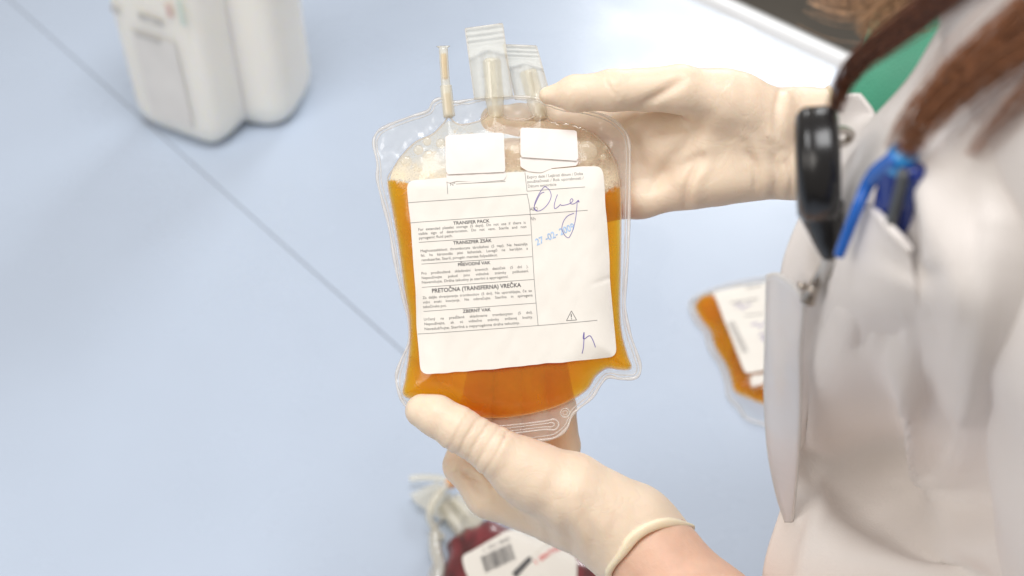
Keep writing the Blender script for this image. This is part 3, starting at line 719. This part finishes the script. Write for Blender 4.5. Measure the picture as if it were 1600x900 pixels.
# ---- left hand: thumb over the bottom corner, fingers up behind the bag
lh = dict(h=.75, kp=10, kt=6, bead=1.5,
 palm=[([J(985,838,-2), J(880,800,-8), J(765,772,-12)], [22, 17.5, 12]),
       ([J(990,838,-14), J(890,805,-24), J(800,778,-30)], [20, 15, 11]),
       ([J(990,838,-22), J(895,800,-36), J(845,770,-40)], [18, 14, 11]),
       ([J(985,830,-24), J(910,785,-42), J(880,755,-44)], [18, 14, 10]),
       ([J(980,822,4), J(890,768,9), J(815,735,11)], [22, 19.5, 15.5]),
       ([J(985,838,-6), J(1075,935,12), J(1150,1020,30)], [23, 27, 30])],
 fingers=[([J(765,775,-12), J(722,728,-17), J(740,655,-28), J(752,580,-29)], [11, 9.6, 8.8, 7.2]),
          ([J(800,778,-30), J(787,700,-37), J(791,630,-34), J(794,545,-29)], [10.5, 9.4, 8.8, 7.2]),
          ([J(845,770,-40), J(838,695,-42), J(836,628,-36), J(834,548,-30)], [10.5, 9.2, 8.8, 7.2]),
          ([J(880,755,-44), J(881,695,-40), J(876,636,-34), J(868,572,-29)], [9.6, 8.4, 8.0, 6.5])],
 thumb=([J(830,742,12), J(775,706,17), J(716,670,19), J(682,650,17), J(659,642,15)], [16, 12, 10.8, 10, 8.3]),
 cuff=(J(1018,868,4), unit((.55, -.62, .55))))
build_glove('glove', lh, [
   ([(708,716),(734,748),(750,772),(752,800)], 8, 1.3, 0), ([(772,668),(792,678),(812,676)], 6, 1.2, .8), ([(716,742),(740,745),(752,760)], 4, 1.3, .6),
   ([(870,790),(890,840),(895,890)], 9, .9, .7), ([(905,790),(925,835),(925,880)], 8, .8, .6), ([(845,800),(860,850),(865,880)], 8, .7, .5), ([(940,790),(960,815),(950,850)], 8, .5, .4)],
  [((800,722,16), (676,648,17), .10, .82, 8.5, .27), ((940,810,0), (1010,866,4), .1, .9, 2.2, .3)], person, 'latex glove with its thumb over the bottom corner of the bag')
# ---- body: bare forearms, arms and trunk in one surface
def body():
    h = 4.2; dn = np.array([0, -.707, -.707])
    el = J(1730, 1470, 140); er = np.array([330, 20, -70.]); sl = np.array([330, 330, 330.]); sr = np.array([420, 330, 40.])
    parts = [([J(960,815,-4), J(1018,868,4), J(1110,975,22), J(1250,1110,60), el], [20, 23, 27.5, 33, 38]), ([el, sl], [40, 52]),
             ([J(1245,222,-14), J(1330,224,-14), er], [17, 19, 36]), ([er, sr], [38, 48]),
             ([sl, sr], [52, 52]), ([(sl+sr)/2, (sl+sr)/2+dn*420], [95, 95]), ([(sl+sr)/2, (sl+sr)/2-dn*110], [60, 50])]
    al = np.concatenate([np.array(p[0]) for p in parts]); lo = al.min(0)-110; hi = al.max(0)+110
    ax = [np.arange(lo[i], hi[i], h, dtype=np.float32) for i in range(3)]
    h2 = 4.2
    ax = [np.arange(lo[i], hi[i], h2, dtype=np.float32) for i in range(3)]
    X, Y, Z = np.meshgrid(*ax, indexing='ij'); d = None
    for j, r in parts:
        c = chain(X, Y, Z, j, r, 8); d = c if d is None else smin(d, c, 12)
    V, Fq = nets(d, lo, h2); V = relax(V, Fq, 8)
    return mesh('body', BW(V), Fq, M['skin'], person)
body()
# ---- coat
def patch(name, ctrl, n, m, parent, tk=.0012, amp=0., sc_=14., k=0, extra=None):
    ctrl = np.asarray(ctrl, float); G = bicubic(ctrl, n); nr, nc = G.shape[:2]
    W = Pn(G[..., 0], G[..., 1], G[..., 2])
    nn = np.cross(np.gradient(W, axis=1), np.gradient(W, axis=0)); nn /= np.linalg.norm(nn, axis=2, keepdims=True)+1e-12
    if amp: W = W+nn*(amp*noise(W, sc_, k))[..., None]
    if extra is not None: W = W+nn*extra(G[..., 0], G[..., 1])[..., None]
    v, f = thick(W.reshape(-1, 3), nr, nc, tk); return mesh(name, v, f, m, parent)
rows = [(-80,  [(1585,.455),(1640,.42),(1740,.385),(1850,.37),(2000,.37)]),
        (40,   [(1482,.465),(1540,.42),(1640,.385),(1760,.37),(1950,.37)]),
        (120,  [(1424,.475),(1480,.425),(1570,.39),(1700,.375),(1900,.375)]),
        (205,  [(1346,.490),(1420,.435),(1520,.40),(1640,.385),(1850,.38)]),
        (300,  [(1275,.520),(1355,.445),(1460,.41),(1580,.395),(1800,.39)]),
        (400,  [(1228,.535),(1325,.450),(1440,.415),(1560,.40),(1780,.40)]),
        (480,  [(1225,.545),(1310,.462),(1430,.425),(1550,.412),(1760,.41)]),
        (560,  [(1236,.560),(1300,.498),(1420,.470),(1540,.440),(1740,.42)]),
        (640,  [(1242,.580),(1290,.560),(1420,.545),(1530,.492),(1720,.44)]),
        (720,  [(1240,.602),(1290,.605),(1410,.610),(1520,.545),(1700,.455)]),
        (785,  [(1222,.615),(1290,.606),(1400,.612),(1510,.560),(1700,.47)]),
        (870,  [(1203,.630),(1290,.590),(1400,.566),(1505,.540),(1700,.48)]),
        (980,  [(1180,.650),(1290,.600),(1400,.570),(1500,.545),(1700,.50)])]
ctrl = [[(x, y, d) for x, d in r] for y, r in rows]
def coat_folds(px, py):
    def line(pts, wd, amp):
        ds, _, _, _ = segdist(px.copy(), py.copy(), crom(pts, 5), False); return amp*np.exp(-(ds/wd)**2)
    def step(a, b, wd, amp, reach):                 # one side of a crease stands proud of the other
        a, b = np.array(a, float), np.array(b, float); L_ = np.linalg.norm(b-a); t = (b-a)/L_
        u = (px-a[0])*t[0]+(py-a[1])*t[1]; v = (px-a[0])*t[1]-(py-a[1])*t[0]
        return amp*.5*(1+np.tanh(v/wd))*np.exp(-np.maximum(v, 0)/reach)*np.clip(u/60, 0, 1)*np.clip((L_-u)/60, 0, 1)
    return (step((1385,520),(1490,810), 7, -.010, 70)+step((1300,330),(1250,560), 6, .004, 40)+step((1540,280),(1500,760), 8, -.006, 60)
            +line([(1330,420),(1352,480),(1345,540)], 12, .0035)+line([(1380,430),(1420,520),(1428,600)], 10, -.003)+line([(1440,180),(1470,300),(1462,400)], 14, -.003)
            +line([(1270,735),(1340,790),(1430,850),(1520,910)], 26, .010)+line([(1400,560),(1450,680),(1480,800)], 22, -.006)
            +line([(1330,420),(1400,520),(1450,600)], 30, .004)+line([(1450,250),(1500,420),(1510,600)], 30, -.006)+line([(1290,760),(1270,850),(1262,940)], 14, -.004)
            +line([(1250,480),(1262,600),(1256,720)], 9, .003))
coat = patch('coat', ctrl, 12, M['coat'], person, .0014, .0016, 22, 4, coat_folds); coat['label'] = 'white cotton coat with a breast pocket'
# other front of the coat with its collar corner
patch('coat_lapel', [[(1310,150,.52),(1330,146,.515),(1345,146,.512)],[(1298,172,.535),(1335,172,.52),(1368,180,.508)],[(1288,212,.54),(1325,208,.525),(1352,204,.505)],[(1278,260,.545),(1305,255,.53),(1330,250,.52)],[(1262,320,.55),(1290,320,.54),(1312,320,.53)]], 8, M['coat'], person, .002, .0008, 40, 7)
# sleeves
sp = crom(np.array([P(1800,-250,.40), P(1830,100,.405), P(1845,450,.43), P(1850,800,.48), P(1850,1150,.55)]), 10)
v_, f_ = tube(sp, .066, 40, cap=False); N_ = noise(v_, 30, 6); ctrd = np.repeat(sp, 40, 0); u_ = (v_-ctrd)/.066
mesh('coat_sleeve', v_+u_*(N_*.003)[:, None], f_, M['coat'], person)
ra, rb = BW(J(1375, 226, -14)), BW(np.array([330, 20, -70.]))
sp = crom(np.array([ra, (ra+rb)/2, rb]), 10); v_, f_ = tube(sp, np.linspace(.034, .05, len(sp)), 32, cap=False); u_ = v_-np.repeat(sp, 32, 0)
mesh('coat_sleeve', v_+u_*(noise(v_, 45, 8)*.05)[:, None], f_, M['coat'], person)
# breast pocket, gaping at the top
_cg = bicubic(ctrl, 12); _cx, _cy, _cd = _cg[..., 0].ravel(), _cg[..., 1].ravel(), _cg[..., 2].ravel()
def coat_d(x, y):
    w_ = 1/((_cx-x)**2+(_cy-y)**2+4)**2; return float((w_*_cd).sum()/w_.sum())
pk = [[(x, y, coat_d(x, y)-g_) for (x, y), g_ in zip(r, gs)] for r, gs in [
   ([(1341,309),(1368,332),(1396,362),(1422,392)], (.012,.012,.011,.006)), ([(1326,360),(1358,378),(1394,400),(1428,424)], (.008,.008,.007,.003)),
   ([(1309,415),(1349,430),(1392,445),(1436,460)], (.003,.0035,.003,.0005)), ([(1294,470),(1340,482),(1390,494),(1442,506)], (-.002,-.001,-.001,-.003)), ([(1284,520),(1334,532),(1390,545),(1446,556)], (-.008,-.008,-.008,-.008))]]
pocket = patch('breast_pocket', pk, 8, M['coat'], person, .0012, .0012, 26, 9)
hem = crom(np.array([P(q[0], q[1], q[2]-.0005) for q in pk[0]]), 6); v_, f_ = tube(hem, .0016, 8); mesh('pocket_hem', v_, f_, M['coat'], pocket)
# ---- green shirt in the neck opening
shirt = patch('shirt', [[(1380,-60,.60),(1440,-60,.59),(1500,-60,.57),(1620,-60,.54)],[(1352,60,.585),(1400,60,.57),(1450,60,.55),(1540,60,.52)],[(1325,130,.565),(1370,130,.55),(1420,130,.532),(1480,130,.51)],[(1310,195,.555),(1350,195,.545),(1390,195,.53),(1430,195,.515)],[(1300,250,.56),(1330,250,.55),(1360,250,.54),(1400,250,.53)]], 8, M['scrub'], person, .001, .0025, 30, 3)
# ---- hair locks
def lock(name, pts, width, n, m, r=.00022, spread=1., taper=.35, depth=.6, flyaway=0.):
    base = crom(np.array([P(*p) for p in pts]), 6); N = len(base); mb = MB()
    tan = np.gradient(base, axis=0); tan /= np.linalg.norm(tan, axis=1, keepdims=True)
    view = base-CO; view /= np.linalg.norm(view, axis=1, keepdims=True)
    sx = np.cross(tan, view); sx /= np.linalg.norm(sx, axis=1, keepdims=True)
    t = np.linspace(0, 1, N)[:, None]
    for i in range(n):
        a, b = rng.normal()*.42, rng.normal()*.42*depth
        if flyaway and rng.uniform() < flyaway: a *= 2.2; b *= 2
        ph, fr = rng.uniform(0, 6.28), rng.uniform(.6, 1.6)
        wd = width*(1-(1-taper)*t**1.4)
        off = sx*wd*(a+.10*np.sin(fr*6.28*t+ph))+view*wd*(b+.10*np.cos(fr*6.28*t+ph))
        e = int(N*rng.uniform(.86, 1.0)); e = max(e, 6)
        rad = r*np.clip(1.15-t[:e, 0], .3, 1)
        mb.add(*tube((base+off)[:e], rad, 4, cap=False))
    return mesh(name, mb.V(), mb.f, m, person)
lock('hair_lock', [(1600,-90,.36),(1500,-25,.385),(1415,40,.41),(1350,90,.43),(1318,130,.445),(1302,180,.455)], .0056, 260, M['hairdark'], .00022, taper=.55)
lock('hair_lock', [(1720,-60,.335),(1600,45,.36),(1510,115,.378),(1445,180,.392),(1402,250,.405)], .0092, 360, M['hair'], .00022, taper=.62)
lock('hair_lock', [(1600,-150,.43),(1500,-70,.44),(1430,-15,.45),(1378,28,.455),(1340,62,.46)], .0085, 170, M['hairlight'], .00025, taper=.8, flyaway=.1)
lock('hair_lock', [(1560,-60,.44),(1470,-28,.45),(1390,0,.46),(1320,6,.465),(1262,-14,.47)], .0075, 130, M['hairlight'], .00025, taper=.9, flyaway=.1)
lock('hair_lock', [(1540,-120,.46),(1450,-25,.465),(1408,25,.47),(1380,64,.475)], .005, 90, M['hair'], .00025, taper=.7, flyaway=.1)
lock('hair_lock', [(1680,60,.35),(1590,150,.37),(1540,210,.385),(1510,250,.395)], .008, 40, M['hair'], .00018, taper=.5)

# ================================================================== badge reel, pen
def lathe(profile, origin, axis, sides=40):
    axis = unit(axis); u = np.cross(axis, [.2, .3, .93]); u = unit(u); b = np.cross(axis, u); V = []; Fc = []
    for a, r in profile:
        for k in range(sides):
            t = 2*math.pi*k/sides; V.append(origin+axis*a+r*(math.cos(t)*u+math.sin(t)*b))
    n = len(profile)
    for i in range(n-1):
        for k in range(sides): l = (k+1) % sides; Fc.append((i*sides+k, i*sides+l, (i+1)*sides+l, (i+1)*sides+k))
    return np.array(V), Fc
rc = P(1277, 258, .455); rax = unit(RT*.97-FW*.205+UP*.03)
reel = thing('badge_reel', rc, 'round black badge reel seen edge on, clipped to the white coat', 'badge reel')
R_, H_ = .0208, .0076
prof_ = [(-H_, .0001), (-H_, R_*.72), (-H_*.93, R_*.86), (-H_*.72, R_*.95), (-H_*.5, R_), (-H_*.42, R_*.985), (-H_*.36, R_), (H_*.5, R_), (H_*.8, R_*.96), (H_*.97, R_*.86), (H_, R_*.7), (H_, .0001)]
v_, f_ = lathe(prof_, rc, rax); mesh('reel_case', v_, f_, M['black'], reel)
nk = crom(np.array([P(1282,325,.457), P(1288,352,.46), P(1293,380,.463), P(1296,400,.466)]), 5); v_, f_ = tube(nk, np.linspace(.0085, .0028, len(nk)), 16); mesh('cord_spout', v_, f_, M['black'], reel)
v_, f_ = tube(crom(np.array([P(1302,205,.462), P(1318,203,.47), P(1330,210,.478), P(1322,222,.48), P(1308,226,.47)]), 6), .0016, 10); mesh('belt_clip', v_, f_, M['chrome'], reel)
cd = crom(np.array([P(1296,398,.466), P(1288,420,.472), P(1278,440,.478)]), 6); v_, f_ = tube(cd, .0022, 10); mesh('strap', v_, f_, M['badgerim'], reel)
v_, f_ = tube(crom(np.array([P(1298,388,.464), P(1284,422,.473), P(1270,452,.48), P(1262,470,.484)]), 6), np.linspace(.0012, .0032, 19), 10); mesh('strap_clip', v_, f_, M['chrome'], reel)
for q in ((1253, 447, .478), (1268, 453, .474)):
    c = P(*q); mesh('snap_stud', c+IV*.0019, IF, M['chrome'], reel)
holder = thing('badge_holder', P(1230, 790, .60), 'pale plastic badge sleeve hanging below the black reel at the coat edge', 'badge holder')
hg = [[(1200,432,.500),(1216,430,.492),(1240,446,.486),(1256,470,.483)],[(1198,520,.522),(1212,520,.516),(1232,530,.509),(1250,545,.505)],[(1196,610,.548),(1210,610,.543),(1230,615,.536),(1250,620,.531)],[(1201,700,.575),(1213,700,.570),(1230,702,.565),(1247,705,.56)],[(1214,770,.600),(1222,770,.598),(1232,770,.594),(1242,770,.59)],[(1228,815,.616),(1231,815,.615),(1234,815,.614),(1237,815,.613)]]
G = bicubic(hg, 8); nr, nc = G.shape[:2]; W = Pn(G[..., 0], G[..., 1], G[..., 2]); v_, f_ = thick(W.reshape(-1, 3), nr, nc, .0008); mesh('sleeve', v_, f_, M['badge'], holder)
for e in (0, -1):
    v_, f_ = tube(W[:, e], .0009, 6); mesh('sleeve_edge', v_, f_, M['badgerim'], holder)
v_, f_ = tube(W[0], .0009, 6); mesh('sleeve_edge', v_, f_, M['badgerim'], holder)
# pen
pen = thing('pen', P(1372, 400, .437), 'blue ballpoint pen clipped in the breast pocket of the white coat', 'pen')
a, b = P(1408, 252, .408), P(1366, 420, .447); ax = b-a; Lp = np.linalg.norm(ax)
v_, f_ = lathe([(0, .0001), (0, .0045), (.004, .0056), (.02, .0056), (Lp, .0056), (Lp, .0001)], a, ax, 24); mesh('barrel', v_, f_, M['penblue'], pen)
v_, f_ = lathe([(-.0065, .0001), (-.0062, .0028), (-.004, .0046), (.0, .0052), (.006, .0052), (.0064, .0001)], a, ax, 24); mesh('cap_end', v_, f_, M['penlight'], pen)
a2, b2 = P(1428, 262, .402), P(1404, 370, .425); v_, f_ = tube(crom(np.array([a2, (a2+b2)/2, b2]), 4), .0036, 14); mesh('clip_housing', v_, f_, M['penblue'], pen)
v_, f_ = tube(crom(np.array([P(1412,268,.3985), P(1402,310,.407), P(1392,350,.414)]), 4), .0018, 10); mesh('ink_window', v_, f_, M['pengrey'], pen)
cl = crom(np.array([P(1402,246,.404), P(1380,262,.412), P(1358,285,.419), P(1340,325,.422), P(1324,365,.428), P(1311,399,.433)]), 6); v_, f_ = tube(cl, np.interp(np.arange(len(cl)), [0, 8, 14, 30], [.0028, .003, .0022, .0019]), 12); mesh('pen_clip', v_, f_, M['penclip'], pen)

# ================================================================== jugs
def jug(name, c, yaw, sx, sy, H, label_txt, e):
    root = thing(name, (c[0], c[1], 0), label_txt, 'jug', 'white plastic jugs')
    cs, sn_ = math.cos(yaw), math.sin(yaw); n = 56; levels = [(0.0, .74), (.004, .80), (.010, .90), (.020, .975), (.032, 1.0), (.1, 1.0), (H*.55, 1.0), (H*.8, 1.0), (H*.87, .96), (H*.93, .80), (H*.96, .5), (H*.965, .28)]
    V = []; Fc = []
    for z, s in levels:
        for k in range(n):
            a = 2*math.pi*k/n
            x = math.copysign(abs(math.cos(a))**e, math.cos(a))*sx/2*s; y = math.copysign(abs(math.sin(a))**e, math.sin(a))*sy/2*s
            V.append((c[0]+cs*x-sn_*y, c[1]+sn_*x+cs*y, z+.0015))
    for i in range(len(levels)-1):
        for k in range(n): l = (k+1) % n; Fc.append((i*n+k, i*n+l, (i+1)*n+l, (i+1)*n+k))
    Fc.append(tuple(range(n))[::-1]); Fc.append(tuple((len(levels)-1)*n+k for k in range(n)))
    body_ = mesh('jug_body', V, Fc, M['jug'], root)
    v, f = lathe([(0, .0001), (0, .021), (.016, .021), (.018, .019), (.018, .0001)], np.array([c[0], c[1], H*.965]), (0, 0, 1), 32); mesh('screw_cap', v, f, M['jugcap'], root)
    hp = [(-sx*.30, 0, H*.93), (-sx*.30, 0, H*1.02), (-sx*.05, 0, H*1.06), (sx*.22, 0, H*1.02), (sx*.32, 0, H*.90)]
    hp = crom([(c[0]+cs*x-sn_*(y+.03), c[1]+sn_*x+cs*(y+.03), z) for x, y, z in hp], 5); v, f = tube(hp, .008, 10); mesh('handle', v, f, M['jug'], root)
    return root, (cs, sn_)
A, B, C_ = T(226, 192), T(347, 236), T(394, 208)
yaw = math.atan2(B[1]-A[1], B[0]-A[0]); wA = np.linalg.norm(B-A)*1.10; dA = .10
nb = np.array([-math.sin(yaw), math.cos(yaw), 0]); cJ = (A+B)/2+nb*(dA/2-.010)
j1, (cs, sn_) = jug('plastic_jug', cJ, yaw, wA, dA, .27, 'cream plastic jug with a printed grey label, at the left of two jugs', .34)
def onface(u, z, off=.0012): return cJ+np.array([cs, sn_, 0])*u-nb*(dA/2+off)+np.array([0, 0, z])
def facequad(nm, u0, u1, z0, z1, m, par, off=.0012):
    U = np.linspace(u0, u1, 6); Z = np.linspace(z0, z1, 6)
    return mesh(nm, [onface(u, z, off) for z in Z for u in U], gridfaces(6, 6), m, par)
jl = facequad('jug_label', -wA*.22, wA*.26, .03, .135, M['juglabel'], j1)
for u0, u1, z0, z1, m in [(-.02, .012, .128, .133, 'jugprint'), (-.045, -.034, .148, .156, 'jugprint'), (-.01, .02, .150, .158, 'jugprint'), (.028, .036, .165, .180, 'fadered'), (.044, .05, .160, .19, 'fadegreen')]:
    facequad('print_mark', u0, u1, z0, z1, M[m], jl, .0022)
E = T(440, 203); c2 = np.array([T(402, 204)[0], T(402, 204)[1]+.048, 0])
jug('plastic_jug', c2, yaw+.25, .098, .10, .27, 'plain creamy white jug standing behind the printed jug', .58)

# ================================================================== bags lying on the table
def tb_bag(out, ch, hm, rr_, fl_mat, root, nm):
    """pillow bag on the table from an outline given as points on the table"""
    o2 = crom([T(*p)[:2]*1000 for p in out], 5, True); c2_ = crom([T(*p)[:2]*1000 for p in ch], 5, True)
    def hh(xy):
        d, ins, _, _ = segdist(xy[:, 0].copy(), xy[:, 1].copy(), c2_); t = np.clip(np.where(ins, d, 0)/rr_, 0, 1); return hm*np.sqrt(1-(1-t)**2)
    V, f, be = region(o2, 2.0); z = hh(V)+1.4+.5*noise(np.column_stack([V, V[:, 0]*0]), .12, 3)
    mesh('film', np.column_stack([V, z+.8])*.001, f, M['film'], root)
    V3, f3, be3 = region(c2_, 2.0); z3 = hh(V3); zz = np.maximum(z3, .3)+1.2+.5*noise(np.column_stack([V3, V3[:, 0]*0]), .12, 3)
    v, ff = closed_region(V3, f3, be3, zz, np.full(len(zz), .9)); mesh(nm, v*.001, ff, fl_mat, root)
    v, ff = tube(np.column_stack([o2, np.full(len(o2), 2.2)])*.001, .0013, 6, True); mesh('rim_bead', v, ff, M['bead'], root)
    return lambda xy: hh(xy)+2.3+.5*noise(np.column_stack([xy, xy[:, 0]*0]), .12, 3)
def tsheet(name, poly, hf, off, m, parent, rnd=6, step=1.5):
    p2 = np.array([T(*p)[:2]*1000 for p in dens(rounded([np.array(q, float) for q in poly], rnd, 4), 4)])
    V, f, be = region(p2, step); z = hf(V)+off; v, ff = closed_region(V, f, be, z, z-.3); return mesh(name, v*.001, ff, m, parent)
def tmarks(name, quads, hf, off, m, parent):
    mb = MB()
    for q in quads:
        p = np.array([T(*c)[:2]*1000 for c in q]); mb.add(np.column_stack([p, hf(p)+off])*.001, [(0, 1, 2, 3)])
    return mesh(name, mb.V(), mb.f, m, parent, smooth=False)
def ttext(name, s, p0, p1, cap, hf, off, m, parent, bold=False, up=None):
    v, f = text2d(s, bold); p0, p1 = np.array(p0, float), np.array(p1, float); r = p1-p0; u = np.array(up, float) if up is not None else np.array([r[1], -r[0]])
    u = u/np.linalg.norm(u); pp = p0+np.outer(v[:, 0]/v[:, 0].max(), r)+np.outer(v[:, 1]/caph()*cap, u)
    q = np.array([T(*c)[:2]*1000 for c in pp]); return mesh(name, np.column_stack([q, hf(q)+off])*.001, f, m, parent, smooth=False)
# amber bag beside the coat
yb = thing('platelet_bag', T(1190, 560), 'small bag of amber fluid lying on the table beside the coat', 'fluid bag', 'platelet bags')
yo = [(1078,476),(1088,466),(1110,456),(1148,445),(1200,436),(1290,424),(1330,440),(1350,520),(1362,600),(1360,650),(1300,672),(1240,676),(1196,666),(1166,656),(1154,640),(1138,622),(1135,602),(1125,572),(1108,546),(1102,522),(1088,506),(1080,490)]
yc = [(1086,476),(1112,464),(1150,454),(1200,447),(1290,436),(1322,450),(1340,520),(1348,600),(1340,630),(1260,640),(1196,632),(1168,622),(1148,612),(1143,596),(1134,570),(1117,542),(1110,518),(1096,500)]
hfy = tb_bag(yo, yc, 13, 15, M['plasma'], yb, 'amber_fluid')
yl = tsheet('paper_label', [(1110,472),(1200,456),(1300,446),(1330,560),(1240,590),(1198,596),(1162,603)], hfy, .6, M['paper'], yb)
tsheet('paper_strip', [(1168,606),(1230,598),(1232,610),(1171,620)], hfy, 1.0, M['paper'], yb, 1)
tmarks('printed_line', [[(1162,468),(1186,464),(1186.5,466),(1162.5,470)],[(1138,492),(1180,486),(1180.5,487.5),(1138.5,493.5)],[(1160,512),(1190,508),(1190,509.3),(1160,513.3)]], hfy, 1.0, M['inkgrey'], yl)
tmarks('barcode', [[(1134+i*2.1, 524+i*4.4), (1144+i*2.1, 521.5+i*4.4), (1144.5+i*2.1, 523.3+i*4.4), (1134.5+i*2.1, 525.8+i*4.4)] for i in range(11)], hfy, 1.0, M['inkgrey'], yl)
mb = MB()
for st in [[(1145,500),(1152,494),(1156,502),(1163,497),(1170,495)],[(1170,528),(1178,524),(1184,530),(1192,522)],[(1182,545),(1190,540),(1188,552),(1194,546)]]:
    q = np.array([np.append(T(*c)[:2]*1000, 0) for c in crom(st, 5)]); q[:, 2] = hfy(q[:, :2])+1; mb.add(*tube(q*.001, .0004, 4))
mesh('handwriting', mb.V(), mb.f, M['pen_ink'], yl)
# red blood bag in front
rb_ = thing('blood_bag', T(800, 900), 'dark red blood bag with barcode label lying on the table under the lower hand', 'blood bag')
ro = [(676,830),(690,816),(700,790),(735,792),(760,806),(800,818),(850,840),(900,862),(1000,900),(1020,960),(960,1040),(850,1060),(720,1040),(668,980),(672,900),(684,870)]
rcch = [(697,852),(706,846),(722,836),(728,826),(738,832),(762,818),(790,828),(850,850),(900,872),(985,908),(1000,958),(945,1025),(850,1042),(730,1024),(684,975),(688,905),(700,872)]
hfr = tb_bag(ro, rcch, 17, 20, M['red'], rb_, 'red_cells')
rl = tsheet('paper_label', [(722,890),(737,884),(806,843),(852,864),(900,890),(900,960),(760,990),(726,910)], hfr, .6, M['paper'], rb_, 8)
bd = np.array([90, -42.])/99.3; bu = np.array([.30, .95])
b0 = np.array([752, 893.])
bars = []; x = 0
while x < 52:
    wd = random.choice([.9, .9, 1.5, 2.2]); a = b0+bd*x; bars.append([a, a+bd*wd, a+bd*wd+bu*26, a+bu*26]); x += wd+random.choice([.9, 1.2, 1.8])
tmarks('barcode', bars, hfr, 1.0, M['ink'], rl)
ttext('printed_number', '1 751 846', (755, 886), (797, 866), 5, hfr, 1.0, M['ink'], rl)
tmarks('black_band', [[(821,897),(854,864),(858,870),(826,904)], [(826,904),(821,897),(800,918),(806,926)]], hfr, 1.0, M['ink'], rl)
ttext('band_text', '2222222', (829,899), (856,870), 3.5, hfr, 1.4, M['paper'], rl)
ttext('red_print', '1 ERITROCITI', (836,906), (900,862), 7, hfr, 1.0, M['redink'], rl, True)
# its ports and tubing
def ttube(nm, pts, r, m, par, sides=10):
    p = crom(np.array([T(x, y, z) for x, y, z in pts]), 7); v, f = tube(p, r, sides); return mesh(nm, v, f, m, par)
ttube('loose_tube', [(640,748,.012),(660,746,.013),(690,748,.018),(712,758,.022)], .0028, M['port'], rb_)
ttube('tubing', [(704,755,.026),(690,766,.030),(676,785,.028),(671,806,.022),(678,824,.012),(692,842,.006)], .0031, M['port'], rb_)
ttube('tubing', [(678,834,.010),(680,860,.012),(686,885,.012),(680,915,.010)], .0052, M['tab'], rb_)
for p in ([(640,772),(684,752),(694,764),(650,786)], [(650,786),(690,764),(718,800),(690,812)], [(700,768),(735,800),(716,822),(684,800)], [(724,806),(758,808),(748,822),(724,826)]):
    q = [T(x, y, .008) for x, y in p]; q2 = [T(x, y, .013) for x, y in p]; v = np.array(q+q2)
    mesh('port_tab', v, [(3, 2, 1, 0), (4, 5, 6, 7), (0, 1, 5, 4), (1, 2, 6, 5), (2, 3, 7, 6), (3, 0, 4, 7)], M['tab'], rb_, smooth=False)
ttube('port_tube', [(694,790,.012),(706,808,.010),(724,832,.006)], .0058, M['port'], rb_, 14)
ttube('port_tube', [(712,778,.014),(730,800,.011),(748,822,.006)], .0055, M['port'], rb_, 14)
ttube('orange_cap', [(701,757,.027),(708,752,.026)], .0042, M['orange'], rb_, 12)
